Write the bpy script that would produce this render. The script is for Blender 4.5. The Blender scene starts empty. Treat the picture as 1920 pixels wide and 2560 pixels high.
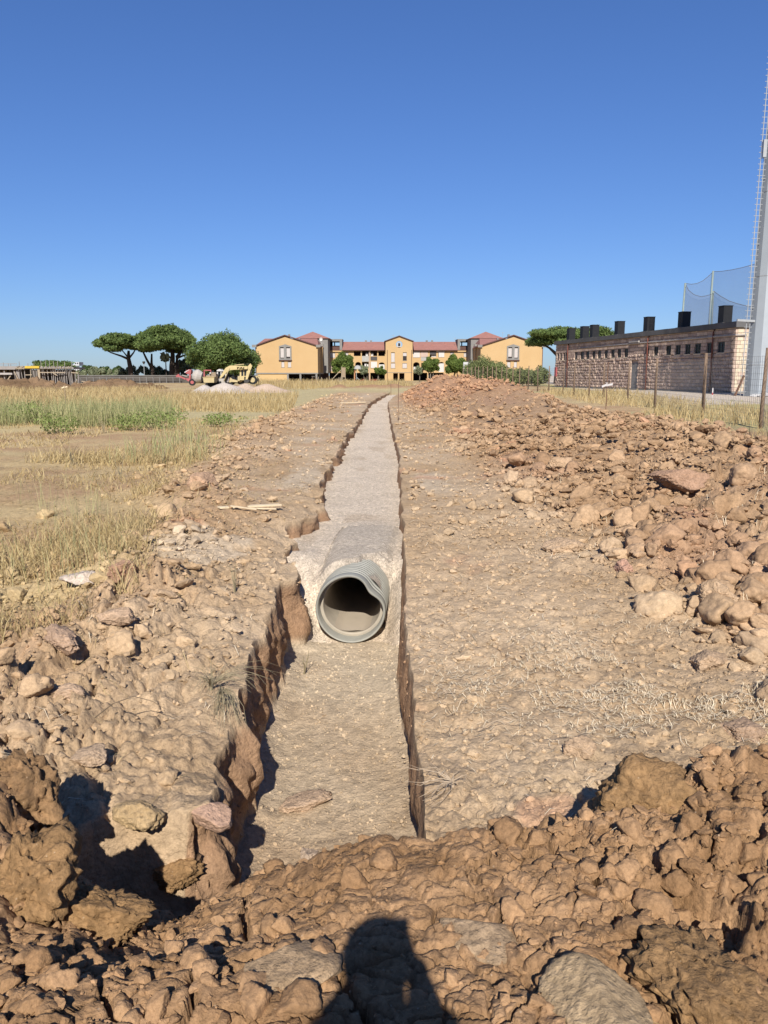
import bpy, bmesh, math, random
import numpy as np
from mathutils import Vector, noise as mnoise

R = math.radians
sc = bpy.context.scene
col = sc.collection
random.seed(7)

# ---------------------------------------------------------------- camera, light, sky
H = 2.2                      # lens height above the soil beside the trench
PITCH = R(9.68)
F = 2000.0                   # focal length in pixels of the 1920 px wide photograph
cam_d = bpy.data.cameras.new('camera')
cam = bpy.data.objects.new('camera', cam_d)
col.objects.link(cam)
cam.location = (0, 0, H)
cam.rotation_euler = (math.pi/2 - PITCH, 0, 0)
cam_d.sensor_fit = 'VERTICAL'
cam_d.sensor_height = 36
cam_d.lens = 36*F/2560
cam_d.clip_start = 0.04
cam_d.clip_end = 9000
sc.camera = cam

SUN_EL, SUN_AZ = R(36.6), R(1.6)      # sun behind the camera, a little to its left
world = bpy.data.worlds.new('World')
sc.world = world
world.use_nodes = True
nt = world.node_tree
bg = nt.nodes['Background']
sky = nt.nodes.new('ShaderNodeTexSky')
sky.sky_type = 'NISHITA'
sky.sun_disc = False
sky.sun_elevation = SUN_EL
sky.sun_rotation = math.pi + SUN_AZ    # towards -Y
sky.altitude = 0
sky.air_density = 1.0
sky.dust_density = 0.25
sky.ozone_density = 3.0
bg.inputs['Strength'].default_value = 0.080
hs = nt.nodes.new('ShaderNodeHueSaturation'); hs.inputs['Saturation'].default_value = 1.10
mxs = nt.nodes.new('ShaderNodeMix'); mxs.data_type = 'RGBA'; mxs.blend_type = 'MULTIPLY'; mxs.inputs[0].default_value = 1.0
mxs.inputs[7].default_value = (.56, .74, 1.14, 1)
gmn = nt.nodes.new('ShaderNodeGamma'); gmn.inputs['Gamma'].default_value = .88
nt.links.new(sky.outputs[0], gmn.inputs['Color']); nt.links.new(gmn.outputs[0], hs.inputs['Color']); nt.links.new(hs.outputs[0], mxs.inputs[6]); nt.links.new(mxs.outputs[2], bg.inputs['Color'])

sun_d = bpy.data.lights.new('sun', 'SUN')
sun = bpy.data.objects.new('sun', sun_d)
col.objects.link(sun)
sun_d.energy = 5.0
sun_d.angle = R(0.5)
sun_d.color = (1.0, 0.955, 0.88)
dirv = Vector((math.sin(SUN_AZ)*math.cos(SUN_EL), math.cos(SUN_AZ)*math.cos(SUN_EL), -math.sin(SUN_EL)))
sun.rotation_euler = dirv.to_track_quat('-Z', 'Y').to_euler()
sun.location = (-5, -40, 40)

sc.view_settings.view_transform = 'Standard'
sc.view_settings.look = 'None'
sc.view_settings.exposure = 0.60
sc.view_settings.gamma = 1.0
sc.view_settings.use_curve_mapping = False
try:
    sc.cycles.max_bounces = 5
    sc.cycles.transparent_max_bounces = 12
except Exception:
    pass

# ---------------------------------------------------------------- numpy noise
def h2(ix, iy, seed):
    n = (ix.astype(np.int64)*374761393 + iy.astype(np.int64)*668265263 + seed*1274126177) & 0xffffffff
    n = ((n ^ (n >> 13))*1274126177) & 0xffffffff
    n = (n ^ (n >> 16)) & 0xffffffff
    return (n.astype(np.float32)/np.float32(4294967295.0))

def vnoise(x, y, seed=0):
    ix = np.floor(x); iy = np.floor(y)
    fx = x-ix; fy = y-iy
    fx = fx*fx*(3-2*fx); fy = fy*fy*(3-2*fy)
    a = h2(ix, iy, seed); b = h2(ix+1, iy, seed); c = h2(ix, iy+1, seed); d = h2(ix+1, iy+1, seed)
    return ((a*(1-fx)+b*fx)*(1-fy)+(c*(1-fx)+d*fx)*fy)*2-1

def fbm(x, y, oct=4, seed=0, gain=.5):
    s = 0; a = 1; t = 0
    for i in range(oct):
        s = s+a*vnoise(x*2**i+i*17.3, y*2**i-i*9.1, seed+i*7); t += a; a *= gain
    return s/t

def worley(x, y, seed=0, off=False):
    ix = np.floor(x); iy = np.floor(y)
    f1 = np.full(x.shape, 9., np.float32); f2 = f1.copy(); cid = np.zeros(x.shape, np.float32); ox = cid.copy(); oy = cid.copy()
    for dx in (-1, 0, 1):
        for dy in (-1, 0, 1):
            cx = ix+dx; cy = iy+dy
            px = cx+h2(cx, cy, seed); py = cy+h2(cx, cy, seed+101)
            d = (px-x)**2+(py-y)**2
            v = h2(cx, cy, seed+202)
            near = d < f1
            f2 = np.where(near, f1, np.minimum(f2, d))
            cid = np.where(near, v, cid)
            if off: ox = np.where(near, x-px, ox); oy = np.where(near, y-py, oy)
            f1 = np.where(near, d, f1)
    if off: return np.sqrt(f1), np.sqrt(f2), cid, ox, oy
    return np.sqrt(f1), np.sqrt(f2), cid

def ss(a, b, x):
    t = np.clip((x-a)/(b-a), 0, 1)
    return t*t*(3-2*t)

def gauss(x, c, w):
    return np.exp(-((x-c)/w)**2)

# ---------------------------------------------------------------- pixel -> place
cp, sp_ = math.cos(PITCH), math.sin(PITCH)
def at(px, py, Y):
    """world point seen at photograph pixel (px,py) at forward distance Y"""
    dy = F*cp+(1280-py)*sp_
    dz = -F*sp_+(1280-py)*cp
    t = Y/dy
    return ((px-960)*t, Y, H+dz*t)
def zat(py, Y): return at(960, py, Y)[2]
def xat(px, Y, py=939): return at(px, py, Y)[0]
def on_z(px, py, z):
    dy = F*cp+(1280-py)*sp_
    dz = -F*sp_+(1280-py)*cp
    t = (z-H)/dz
    return ((px-960)*t, dy*t, z)

# ---------------------------------------------------------------- terrain
def g_base(X, Y):
    z = np.interp(Y, [-10, 6, 12, 25, 70, 200, 3000], [0, 0, .22, .34, .6, .8, .8])
    z = z+ss(7.5, 11, X)*np.interp(Y, [0, 12, 24, 60, 100, 300], [.1, .3, .32, .12, 0, 0])
    return z
def field_edge(Y): return np.interp(Y, [3, 5, 6.5, 8, 11.3, 15.5, 29, 60], [-4.1, -3.2, -2.75, -2.6, -3.35, -4.0, -5.0, -4.6])
def trench_left(Y):
    x = -.03+np.interp(Y, [2, 4.6, 6.5, 8.7, 9.9, 10.4, 11.0, 11.4, 14.2, 20, 26, 35, 53, 66, 80],
                  [-.98, -.98, -1.02, -1.04, -1.10, -1.22, -1.22, -.93, -1.14, -1.18, -1.17, -1.05, -.93, -.2, .6])
    def blk(f, seed, sh=.22):
        q = Y*f; i = np.floor(q); t = ss(1-sh, 1, q-i)
        return (h2(i, i*0, seed)*(1-t)+h2(i+1, i*0, seed)*t)*2-1
    return x+.085*blk(1.55, 5)+.05*blk(3.6, 6)*np.interp(Y, [0, 30], [1, .5])+.03*vnoise(Y*6, Y*0+3.3, 7)
def trench_right(Y):
    x = np.interp(Y, [2, 5, 7, 9, 14, 20, 26, 53, 66, 80], [.185, .195, .22, .24, .31, .40, .33, .27, .9, 1.7])
    return x+.03*vnoise(Y*1.5, Y*0+1.3, 15)+.02*vnoise(Y*4.1, Y*0+2.3, 16)

def ripple(X, Y, sp, scales, seed, edge=.17):
    """cobbly relief: rounded lumps of several sizes, returned as fraction"""
    z = 0
    for k, (s, a) in enumerate(scales):
        w = np.clip((s/sp-1.6)/2.0, 0, 1)
        if w.max() <= 0: continue
        wx = X+.35*s*vnoise(X/s*1.1, Y/s*1.1, seed+k*3)
        wy = Y+.35*s*vnoise(X/s*1.1+40, Y/s*1.1, seed+k*3+1)
        f1, f2, cid, ox, oy = worley(wx/s, wy/s, seed+k*11, True)
        a1 = cid*61.0; tl = .2+.9*((cid*7.3) % 1)
        p = ss(0, edge, f2-f1)*(.30+.55*cid+tl*(ox*np.cos(a1)+oy*np.sin(a1))*.75-.10*f1)
        z = z+a*w*(p-.33)
    return z

def billow(X, Y, sp, scales, seed):
    z = 0
    for k, (s_, a) in enumerate(scales):
        w = np.clip((s_/sp-1.6)/2.0, 0, 1); th = .6+k*1.1; c, d = math.cos(th), math.sin(th)
        u = (X*c+Y*d)/s_; v = (-X*d+Y*c)/s_
        u2 = u+.5*vnoise(u*.9+9, v*.9, seed+k*5); v2 = v+.5*vnoise(u*.9, v*.9+7, seed+k*5+1)
        n = vnoise(u2, v2, seed+k*5+2)
        z = z+a*w*(np.minimum(np.abs(n)*2.4, 1)**.8-.6)
    return z
def terrain(X, Y, sp):
    X = np.asarray(X, np.float64); Y = np.asarray(Y, np.float64)
    base = g_base(X, Y)
    n1 = fbm(X*.5, Y*.5, 3, 31)
    n2 = fbm(X*2.2, Y*2.2, 4, 41)
    n3 = fbm(X*.13, Y*.13, 3, 51)
    z = base+.05*n1+.03*n3*ss(8, 30, Y)
    # left berm of turned-up clods along the trench
    bx = np.interp(Y, [3, 6, 8.5, 11, 14, 20, 29, 45, 60], [-2.4, -2.15, -2.15, -2.7, -3.05, -3.5, -4.1, -3.7, -3.3])
    xb = field_edge(Y)
    bh = np.interp(Y, [2, 5, 9, 20, 35, 55, 75], [.10, .16, .22, .24, .22, .18, .05])
    berm = gauss(X, bx+.5*vnoise(Y*.7, Y*0, 77), .75)*bh*(.7+.5*vnoise(X*.8, Y*.8, 78))
    z = z+berm
    # spoil heap on the right
    toe = np.interp(Y, [3, 5.3, 7.3, 8.6, 11, 15.4, 20, 25, 45, 60, 75], [2.5, 2.1, 1.9, 1.7, 1.45, 1.15, .9, .65, .5, .8, 1.6])
    cx = np.interp(Y, [3, 14, 24, 42, 52, 62, 75], [6.2, 6.7, 7.4, 7.4, 6.9, 4.6, 4.4])
    chh = np.interp(Y, [1, 6, 14, 18, 24, 30, 36, 42, 50, 56, 62, 68, 74, 80], [.3, .55, .66, .62, .50, .47, .6, .9, 1.3, 1.45, 1.5, 1.3, .6, 0])
    bw = np.interp(Y, [3, 14, 30, 50, 62], [3.0, 2.6, 1.7, 3.0, 4.5])
    tt = np.clip((X-toe)/(cx-toe), 0, 1)
    heap = chh*(ss(0, 1, tt)*.6+tt*.4)*(1-ss(0, 1, (X-cx)/bw))
    heap = heap*(1+.16*n1+.10*n2)
    z = z+heap
    heapm = np.clip(ss(.01, .16, heap+.05*n2), 0, 1)
    # far low ridge of earth in front of the flats
    far_h = .75*gauss(Y, 92+3*n3, 3.5)*ss(-9, -4, X)*(1-ss(9, 13, X))*(.6+.5*vnoise(X*.8, Y*.3, 66))
    z = z+far_h
    farm = ss(.12, .3, far_h)
    # zones
    inner = ss(-.55, .45, X-xb-.5*n1)      # 1 near the trench, 0 in the field
    inner = np.where(X > 0, 1-ss(8.6, 10.2, X-.4*n1-np.interp(Y, [0, 25, 80], [0, 0, 3])), inner)
    inner = inner*(1-ss(72, 88, Y+4*n3))
    # relief amplitudes
    A = .030+.022*ss(-.2, .4, fbm(X*.8, Y*.8, 2, 44))
    A = A*inner+.012*(1-inner)
    bermm = np.clip(berm/.22, 0, 1)
    nl = ss(-.9, -2.0, X)*(1-ss(7.6, 9.6, Y)) # cloddy left foreground bank
    A = A+.20*heapm*(.55+.6*ss(2.2, 5.5, X))+.06*bermm+.10*nl+.1*farm
    rip = ripple(X, Y, sp, [(.62, 1.0), (.30, .62), (.15, .36), (.075, .2), (.035, .1)], 300)
    # crumbly vertical structure near the trench edge
    xl = trench_left(Y); xr = trench_right(Y)
    # trench
    tm = ss(1.6, 2.4, Y)*(1-ss(74, 80, Y))
    fl = np.interp(Y, [0, 4, 9, 11, 14, 26, 80], [-.76, -.77, -.77, -.70, -.55, -.45, .05])
    wl = np.interp(Y, [2, 4.5, 7, 9, 12], [.09, .09, .09, .09, .10])
    wr = np.interp(Y, [2, 5, 6.5, 9, 20], [.02, .03, .09, .08, .07])
    sl = ss(0, 1, (X-xl)/wl); sr = ss(0, 1, (xr-X)/wr)
    s = np.minimum(sl, sr)*tm
    floor = fl+.016*n2+.02*fbm(X*1.3, Y*1.3, 2, 91)+.06*gauss(X, xl+wl, .12)+.04*gauss(X, xr-wr, .08)
    # worn shoulder
    sh = -.07*gauss(X, xl-.02, .14)*(Y < 80)*(.6+.8*vnoise(Y*2.1, X*0, 8))*tm
    grit = fbm(X*9, Y*9, 4, 640, .6)*np.clip(.06/sp, 0, 1)
    bg_ = billow(X, Y, sp, [(.22, .9), (.11, .55), (.055, .35), (.03, .22)], 760)
    zs = z+A*rip*.75+(A*.55+.004)*bg_+sh+.010*n2+grit*(.010+.10*A)
    floor = floor+.012*rip+.006*grit
    zt = zs*(1-s)+floor*s
    # mound in the foreground, and its pit
    pit = np.exp(-((X+1.02)/.62)**2-((Y-3.72)/.34)**2)
    my = np.interp(Y+.12*n1+.07*n2, [-3, 1.0, 1.9, 2.5, 2.95, 3.15, 3.4, 3.75, 4.2, 5.6], [.60, .60, .51, .44, .35, .20, -.12, -.55, -1.2, -3])
    slope_r = np.interp(X, [-2.6, -2, -1.6, -1.2, -.85, -.4, 0, .5, 1.0, 1.5, 2.2, 3], [.12, .10, .02, -.20, -.34, -.14, 0, .02, .10, .20, .16, .12])*ss(1.9, 2.8, Y)
    m = my+slope_r
    m = m+.30*np.exp(-((X-1.15)/.42)**2-((Y-3.45)/.30)**2)+.35*np.exp(-((X-1.9)/.5)**2-((Y-3.35)/.35)**2)
    m = m+.34*np.exp(-((X+1.78)/.26)**2-((Y-3.35)/.35)**2)+.12*np.exp(-((X+1.9)/.5)**2-((Y-2.9)/.4)**2)
    mrip = ripple(X, Y, sp, [(.55, .7), (.30, .8), (.13, .5), (.06, .34), (.028, .22)], 500, .22)
    soft = ss(.1, .7, fbm(X*.9+3, Y*.9, 2, 60)+.55*gauss(X, 0.05, .8)+.25)
    bl = billow(X, Y, sp, [(.34, .075), (.17, .052), (.085, .034), (.042, .020), (.022, .012)], 700)
    m = m+.030*mrip*(1-.93*soft)+bl*(1-.62*soft)+.035*fbm(X*2.5, Y*2.5, 3, 650)+grit*(.014+.010*(1-soft))
    hole = ss(.24, .32, fbm(X*3.1+5, Y*3.6, 3, 655)+.06*n2)*(1-.85*soft)
    m = m-.13*hole
    # cracks
    ww = fbm(X*3, Y*3, 3, 610)*.16
    f1, f2, cid = worley((X+ww)/.42, (Y-ww)/.30, 620)
    crack = (1-ss(.01, .06, f2-f1))*ss(-.2, .15, fbm(X*1.7, Y*1.7, 2, 630)+.1)
    m = m-.11*crack
    g1, g2, gid = worley((X-ww*.7)/.13, (Y+ww*.7)/.10, 640)
    m = m-.022*(1-ss(.02, .14, g2-g1))*(sp < .03)
    mm = ss(-.015, .015, m-zt)
    out = np.maximum(zt, m)
    m_lip = 0
    pq = np.exp(-((X+1.0)/.62)**4-((Y-3.52-.10*X)/.40)**2)+.22*fbm(X*3, Y*3, 3, 660)
    out = out-.58*ss(.36, .56, pq)
    pq2 = np.exp(-((X+1.95)/.20)**2-((Y-2.75)/.5)**2)+.2*fbm(X*3, Y*3, 3, 661)
    out = out-.40*ss(.36, .55, pq2)
    # gentle cracked clay crust on dry bank close to the trench on the right
    # ---------------- colour (albedo)
    n4 = fbm(X*.9, Y*.9, 4, 71); n5 = fbm(X*6, Y*6, 3, 72)
    def C(r, g, b): return np.stack([np.full(X.shape, r), np.full(X.shape, g), np.full(X.shape, b)], -1)
    def mix(a, b, t): t = np.clip(t, 0, 1)[..., None]; return a*(1-t)+b*t
    dry = mix(C(.345, .236, .136), C(.44, .325, .21), .5+1.0*n4)
    c = dry
    hp = mix(C(.272, .164, .088), C(.345, .224, .13), .5+.9*n5)
    hp = mix(hp, C(.315, .185, .115), ss(.1, .5, fbm(X*.35, Y*.35, 3, 74))*.6)
    hp = mix(hp, C(.36, .19, .105), ss(38, 50, Y)*.7)
    c = mix(c, hp, heapm*.85)
    c = mix(c, C(.33, .205, .115), bermm*.6)
    # pale dusty / lime patches
    pale = ss(.12, .45, fbm(X*.8+9, Y*.5, 3, 75))*(gauss(X, -1.9, .9)*ss(8, 9.5, Y)+.55*gauss(X, 1.0, .7)*ss(8, 12, Y)*(1-ss(24, 30, Y)))
    blob = np.exp(-((X+2.15)/.62)**2-((Y-9.1)/.75)**2)+.8*np.exp(-((X+1.55)/.45)**2-((Y-15.5)/2.2)**2)+.7*np.exp(-((X-.9)/.4)**2-((Y-15)/1.6)**2)
    pale = np.maximum(pale, ss(.25, .6, blob+.35*n5+.2*n2)*(1-ss(.0, .1, s)))
    c = mix(c, C(.45, .365, .265), pale*.65)
    # reddish patches
    c = mix(c, C(.42, .22, .13), ss(.35, .6, fbm(X*1.1, Y*1.1, 3, 76))*.5*inner)
    # trench floor
    tf = mix(C(.365, .262, .165), C(.455, .365, .255), .35+.9*n4+.5*ss(6.5, 8.5, Y))
    c = mix(c, tf, ss(.75, 1.0, s))
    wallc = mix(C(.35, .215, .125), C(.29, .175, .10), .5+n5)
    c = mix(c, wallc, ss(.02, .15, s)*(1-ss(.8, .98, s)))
    # dry field
    stra = mix(C(.42, .31, .165), C(.345, .225, .125), .5+1.6*n4)
    stra = mix(stra, C(.44, .35, .18), ss(.0, .5, n3)*.8)
    stra = mix(stra, C(.33, .33, .15), ss(.25, .6, fbm(X*.1, Y*.12, 3, 79))*.35*ss(16, 26, Y))
    c = mix(c, stra, 1-inner)
    # mown paler field strip between berm and heaps of gravel
    c = mix(c, C(.41, .355, .19), (1-inner)*ss(28, 34, Y)*ss(-16, -9, X)*(X < 3)*.7)
    c = mix(c, C(.335, .20, .11), farm)
    # access road beside the stone block
    xf = 11.3+.13*(Y-23.9)
    rd = ss(43, 45, Y-(X-20)*.25+n4)*ss(1.5, 4, X-xf-n4)
    gz = (1-rd)*ss(-1.0, .5, X-xf)*ss(15, 25, Y)
    c = mix(c, C(.38, .33, .15), gz*.8)
    c = mix(c, C(.50, .42, .33), rd)
    c = mix(c, mix(C(.25, .144, .070), C(.325, .198, .106), .5+.9*n5+.4*n4), mm)
    c = c*(1+.10*n5[..., None])
    return out, c, s, dict(heap=heapm, inner=inner, mound=mm, berm=bermm, nl=nl, road=rd, floor=s)

# rows and columns of the one ground sheet (finer near the lens, and on the trench walls)
rows = [-60, -30, -12, -6, -4, -3, -2, -1, -.4, 0, .3, .6, .8, 1.0]
y = 1.12
while y < 330:
    rows.append(y)
    y += max(.006, .0027*y**1.42)
rows += [400, 520, 700, 1000, 1600, 2600, 4500]
rows = np.array(rows)
NY = len(rows)
NL, NW, NF, NR = 345, 34, 84, 24
wfun = .60*(np.maximum(rows, 1.2)+1.9)
xl = trench_left(rows); xr = trench_right(rows)
ynear = np.clip(rows, 1, 60)
wl_ = np.interp(rows, [2, 4.5, 7, 9, 12], [.09, .09, .09, .09, .10])+.02
wr_ = np.interp(rows, [2, 5, 6.5, 9, 20], [.02, .03, .09, .08, .07])+.02
def lin(a, b, n, end=False, pw=1.0):
    t = np.linspace(0, 1, n, endpoint=end)[None, :]
    t = t**pw if pw > 0 else 1-(1-t)**(-pw)
    return a[:, None]*(1-t)+b[:, None]*t
wfL = np.maximum(wfun, 2.5)
far = np.array([6, 2.4, 1.25])[None, :]*0
ext = np.maximum(3.0*np.abs(rows)+60, 100)
Xg = np.concatenate([
    -ext[:, None], -(ext*.4+wfL*.6)[:, None], -(ext*.1+wfL*.9)[:, None],
    lin(-wfL, xl-.03, NL, pw=-1.22), lin(xl-.03, xl+wl_, NW), lin(xl+wl_, xr-wr_, NF), lin(xr-wr_, xr+.02, NR),
    lin(xr+.02, wfL, NL, True, pw=1.22),
    (ext*.1+wfL*.9)[:, None], (ext*.4+wfL*.6)[:, None], ext[:, None]], 1)
NX = Xg.shape[1]
Yg = np.repeat(rows[:, None], NX, 1)
spc = np.maximum(np.gradient(rows), wfL*2/(NL*2+100))
SPg = np.repeat(spc[:, None], NX, 1)
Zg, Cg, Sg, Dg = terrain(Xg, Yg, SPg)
# crumble the walls sideways (blocky vertical ribs and overhangs)
wallw = (np.clip(Sg*(1-Sg)*4, 0, 1))*(Yg > 2)*(Yg < 80)*(1-Dg['mound'])
mid = (xl+xr)[:, None]/2
sgn = np.where(Xg < mid, 1, -1)
ribn = -.045+ss(-.3, .5, vnoise(Yg*4.5, Zg*1.3, 810))*.07+.075*vnoise(Yg*8, Zg*5, 811)+.035*vnoise(Yg*24, Zg*20, 812)+.018*vnoise(Yg*55, Zg*50, 813)
under = .13*ss(.55, 1, Sg)*np.clip(1-(Yg-5.6)/1.6, 0, 1)*np.exp(-np.clip(xr[:, None]-Xg, 0, 9)/.18)*(Xg > mid)*(Yg > 2)*(1-Dg['mound'])
Xg = Xg+wallw*(sgn < 0)*(.022*vnoise(Yg*26, Zg*5, 815)+.02*vnoise(Yg*9, Zg*4, 816))
Xg = Xg+under+wallw*ribn*sgn*np.where(sgn > 0, 1.0, .12)*np.clip(Yg*0+1, 0, 1)
verts = np.stack([Xg, Yg, Zg], -1).reshape(-1, 3)

def grid_mesh(name, verts, ny, nx, colors=None, smooth=True):
    me = bpy.data.meshes.new(name)
    idx = np.arange(ny*nx).reshape(ny, nx)
    q = np.stack([idx[:-1, :-1], idx[:-1, 1:], idx[1:, 1:], idx[1:, :-1]], -1).reshape(-1, 4)
    fast_mesh(me, verts, q, 4, colors, smooth)
    return me
def fast_mesh(me, verts, faces, n, colors=None, smooth=True):
    nv, nf = len(verts), len(faces)
    me.vertices.add(nv)
    me.vertices.foreach_set('co', np.ascontiguousarray(verts, np.float32).ravel())
    me.loops.add(nf*n)
    me.loops.foreach_set('vertex_index', np.ascontiguousarray(faces, np.int32).ravel())
    me.polygons.add(nf)
    me.polygons.foreach_set('loop_start', np.arange(0, nf*n, n, dtype=np.int32))
    me.polygons.foreach_set('use_smooth', np.full(nf, smooth, bool))
    if colors is not None:
        a = me.color_attributes.new('Col', 'FLOAT_COLOR', 'POINT')
        cc = np.concatenate([colors, np.ones((nv, 1))], 1).astype(np.float32)
        a.data.foreach_set('color', cc.ravel())
    me.update(calc_edges=True)
    me.validate()

# ---------------------------------------------------------------- materials
def newmat(name):
    m = bpy.data.materials.new(name); m.use_nodes = True
    return m, m.node_tree.nodes, m.node_tree.links, m.node_tree.nodes['Principled BSDF']

def soil_mat(name, src='attr', bump=1.0, pos='Position', speck=.25, scale=1.0, rough=.95):
    m, N, L, b = newmat(name)
    b.inputs['Roughness'].default_value = rough
    b.inputs['Specular IOR Level'].default_value = .12
    if pos == 'Position':
        g = N.new('ShaderNodeNewGeometry'); vec = g.outputs['Position']
    else:
        g = N.new('ShaderNodeTexCoord'); vec = g.outputs['Object']
    if src == 'attr':
        a = N.new('ShaderNodeAttribute'); a.attribute_name = 'Col'; base = a.outputs['Color']
    elif src == 'obj':
        a = N.new('ShaderNodeObjectInfo'); base = a.outputs['Color']
    else:
        a = N.new('ShaderNodeRGB'); a.outputs[0].default_value = (*src, 1); base = a.outputs[0]
    n1 = N.new('ShaderNodeTexNoise'); n1.inputs['Scale'].default_value = 14*scale; n1.inputs['Detail'].default_value = 8; n1.inputs['Roughness'].default_value = .68
    n2 = N.new('ShaderNodeTexNoise'); n2.inputs['Scale'].default_value = 75*scale; n2.inputs['Detail'].default_value = 4; n2.inputs['Roughness'].default_value = .7
    v = N.new('ShaderNodeTexVoronoi'); v.inputs['Scale'].default_value = 42*scale
    for n in (n1, n2, v): L.new(vec, n.inputs['Vector'])
    mr = N.new('ShaderNodeMapRange'); mr.inputs['From Min'].default_value = .3; mr.inputs['From Max'].default_value = .7
    mr.inputs['To Min'].default_value = .70; mr.inputs['To Max'].default_value = 1.25
    L.new(n1.outputs['Fac'], mr.inputs['Value'])
    mr2 = N.new('ShaderNodeMapRange'); mr2.inputs['From Min'].default_value = .3; mr2.inputs['From Max'].default_value = .7
    mr2.inputs['To Min'].default_value = .84; mr2.inputs['To Max'].default_value = 1.14
    L.new(n2.outputs['Fac'], mr2.inputs['Value'])
    mu = N.new('ShaderNodeMath'); mu.operation = 'MULTIPLY'
    L.new(mr.outputs[0], mu.inputs[0]); L.new(mr2.outputs[0], mu.inputs[1])
    vm = N.new('ShaderNodeVectorMath'); vm.operation = 'SCALE'
    L.new(base, vm.inputs[0]); L.new(mu.outputs[0], vm.inputs['Scale'])
    # pale grit
    cr = N.new('ShaderNodeMath'); cr.operation = 'LESS_THAN'; cr.inputs[1].default_value = .13
    L.new(v.outputs['Distance'], cr.inputs[0])
    wn = N.new('ShaderNodeMath'); wn.operation = 'GREATER_THAN'; wn.inputs[1].default_value = .80
    sx = N.new('ShaderNodeSeparateColor'); L.new(v.outputs['Color'], sx.inputs[0]); L.new(sx.outputs[0], wn.inputs[0])
    m2 = N.new('ShaderNodeMath'); m2.operation = 'MULTIPLY'; L.new(cr.outputs[0], m2.inputs[0]); L.new(wn.outputs[0], m2.inputs[1])
    m3 = N.new('ShaderNodeMath'); m3.operation = 'MULTIPLY'; m3.inputs[1].default_value = speck; L.new(m2.outputs[0], m3.inputs[0])
    mx = N.new('ShaderNodeMix'); mx.data_type = 'RGBA'
    L.new(m3.outputs[0], mx.inputs[0]); L.new(vm.outputs[0], mx.inputs[6]); mx.inputs[7].default_value = (.62, .52, .40, 1)
    L.new(mx.outputs[2], b.inputs['Base Color'])
    bp = N.new('ShaderNodeBump'); bp.inputs['Distance'].default_value = .019*bump; bp.inputs['Strength'].default_value = 1.0
    ad = N.new('ShaderNodeMath'); ad.operation = 'MULTIPLY_ADD'; ad.inputs[1].default_value = .35
    L.new(n2.outputs['Fac'], ad.inputs[0]); L.new(n1.outputs['Fac'], ad.inputs[2])
    L.new(ad.outputs[0], bp.inputs['Height'])
    vc = N.new('ShaderNodeTexVoronoi'); vc.inputs['Scale'].default_value = 34*scale; vc.inputs['Randomness'].default_value = 1
    dn = N.new('ShaderNodeVectorMath'); dn.operation = 'MULTIPLY_ADD'; dn.inputs[1].default_value = (.05/scale,)*3
    L.new(n1.outputs['Color'], dn.inputs[0]); L.new(vec, dn.inputs[2]); L.new(dn.outputs[0], vc.inputs['Vector'])
    b2 = N.new('ShaderNodeBump'); b2.inputs['Distance'].default_value = .009*bump; b2.inputs['Strength'].default_value = .55; b2.invert = True
    L.new(vc.outputs['Distance'], b2.inputs['Height']); L.new(bp.outputs[0], b2.inputs['Normal'])
    L.new(b2.outputs[0], b.inputs['Normal'])
    return m

KA = .60     # overall calibration of painted and rendered surfaces
def mat(name, rgb, rough=.8, var=.15, scale=3.0, metal=0, bump=0, spec=.3, coords='Object', detail=5, rgb2=None, bscale=None):
    rgb = tuple(c*KA for c in rgb)
    if rgb2: rgb2 = tuple(c*KA for c in rgb2)
    m, N, L, b = newmat(name)
    b.inputs['Roughness'].default_value = rough
    b.inputs['Metallic'].default_value = metal
    b.inputs['Specular IOR Level'].default_value = spec
    tc = N.new('ShaderNodeTexCoord')
    n = N.new('ShaderNodeTexNoise'); n.inputs['Scale'].default_value = scale; n.inputs['Detail'].default_value = detail; n.inputs['Roughness'].default_value = .65
    L.new(tc.outputs[coords], n.inputs['Vector'])
    cr = N.new('ShaderNodeValToRGB')
    lo = rgb2 if rgb2 else tuple(c*(1-var) for c in rgb)
    hi = rgb if rgb2 else tuple(min(1, c*(1+var)) for c in rgb)
    cr.color_ramp.elements[0].position = .32; cr.color_ramp.elements[1].position = .68
    cr.color_ramp.elements[0].color = (*lo, 1); cr.color_ramp.elements[1].color = (*hi, 1)
    L.new(n.outputs['Fac'], cr.inputs[0]); L.new(cr.outputs[0], b.inputs['Base Color'])
    if bump:
        n2 = N.new('ShaderNodeTexNoise'); n2.inputs['Scale'].default_value = bscale or scale*4; n2.inputs['Detail'].default_value = 5
        L.new(tc.outputs[coords], n2.inputs['Vector'])
        bp = N.new('ShaderNodeBump'); bp.inputs['Distance'].default_value = bump; L.new(n2.outputs['Fac'], bp.inputs['Height'])
        L.new(bp.outputs[0], b.inputs['Normal'])
    return m

M = {}
M['soil'] = soil_mat('soil')
M['clod'] = soil_mat('clod_soil', 'obj', .16, 'Object', .15, .22)
M['clod_pos'] = soil_mat('clod_soil_large', 'obj', 1.2, 'Position', .2)
M['clod_attr'] = soil_mat('clod_soil_mixed', 'attr', .7)

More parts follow.
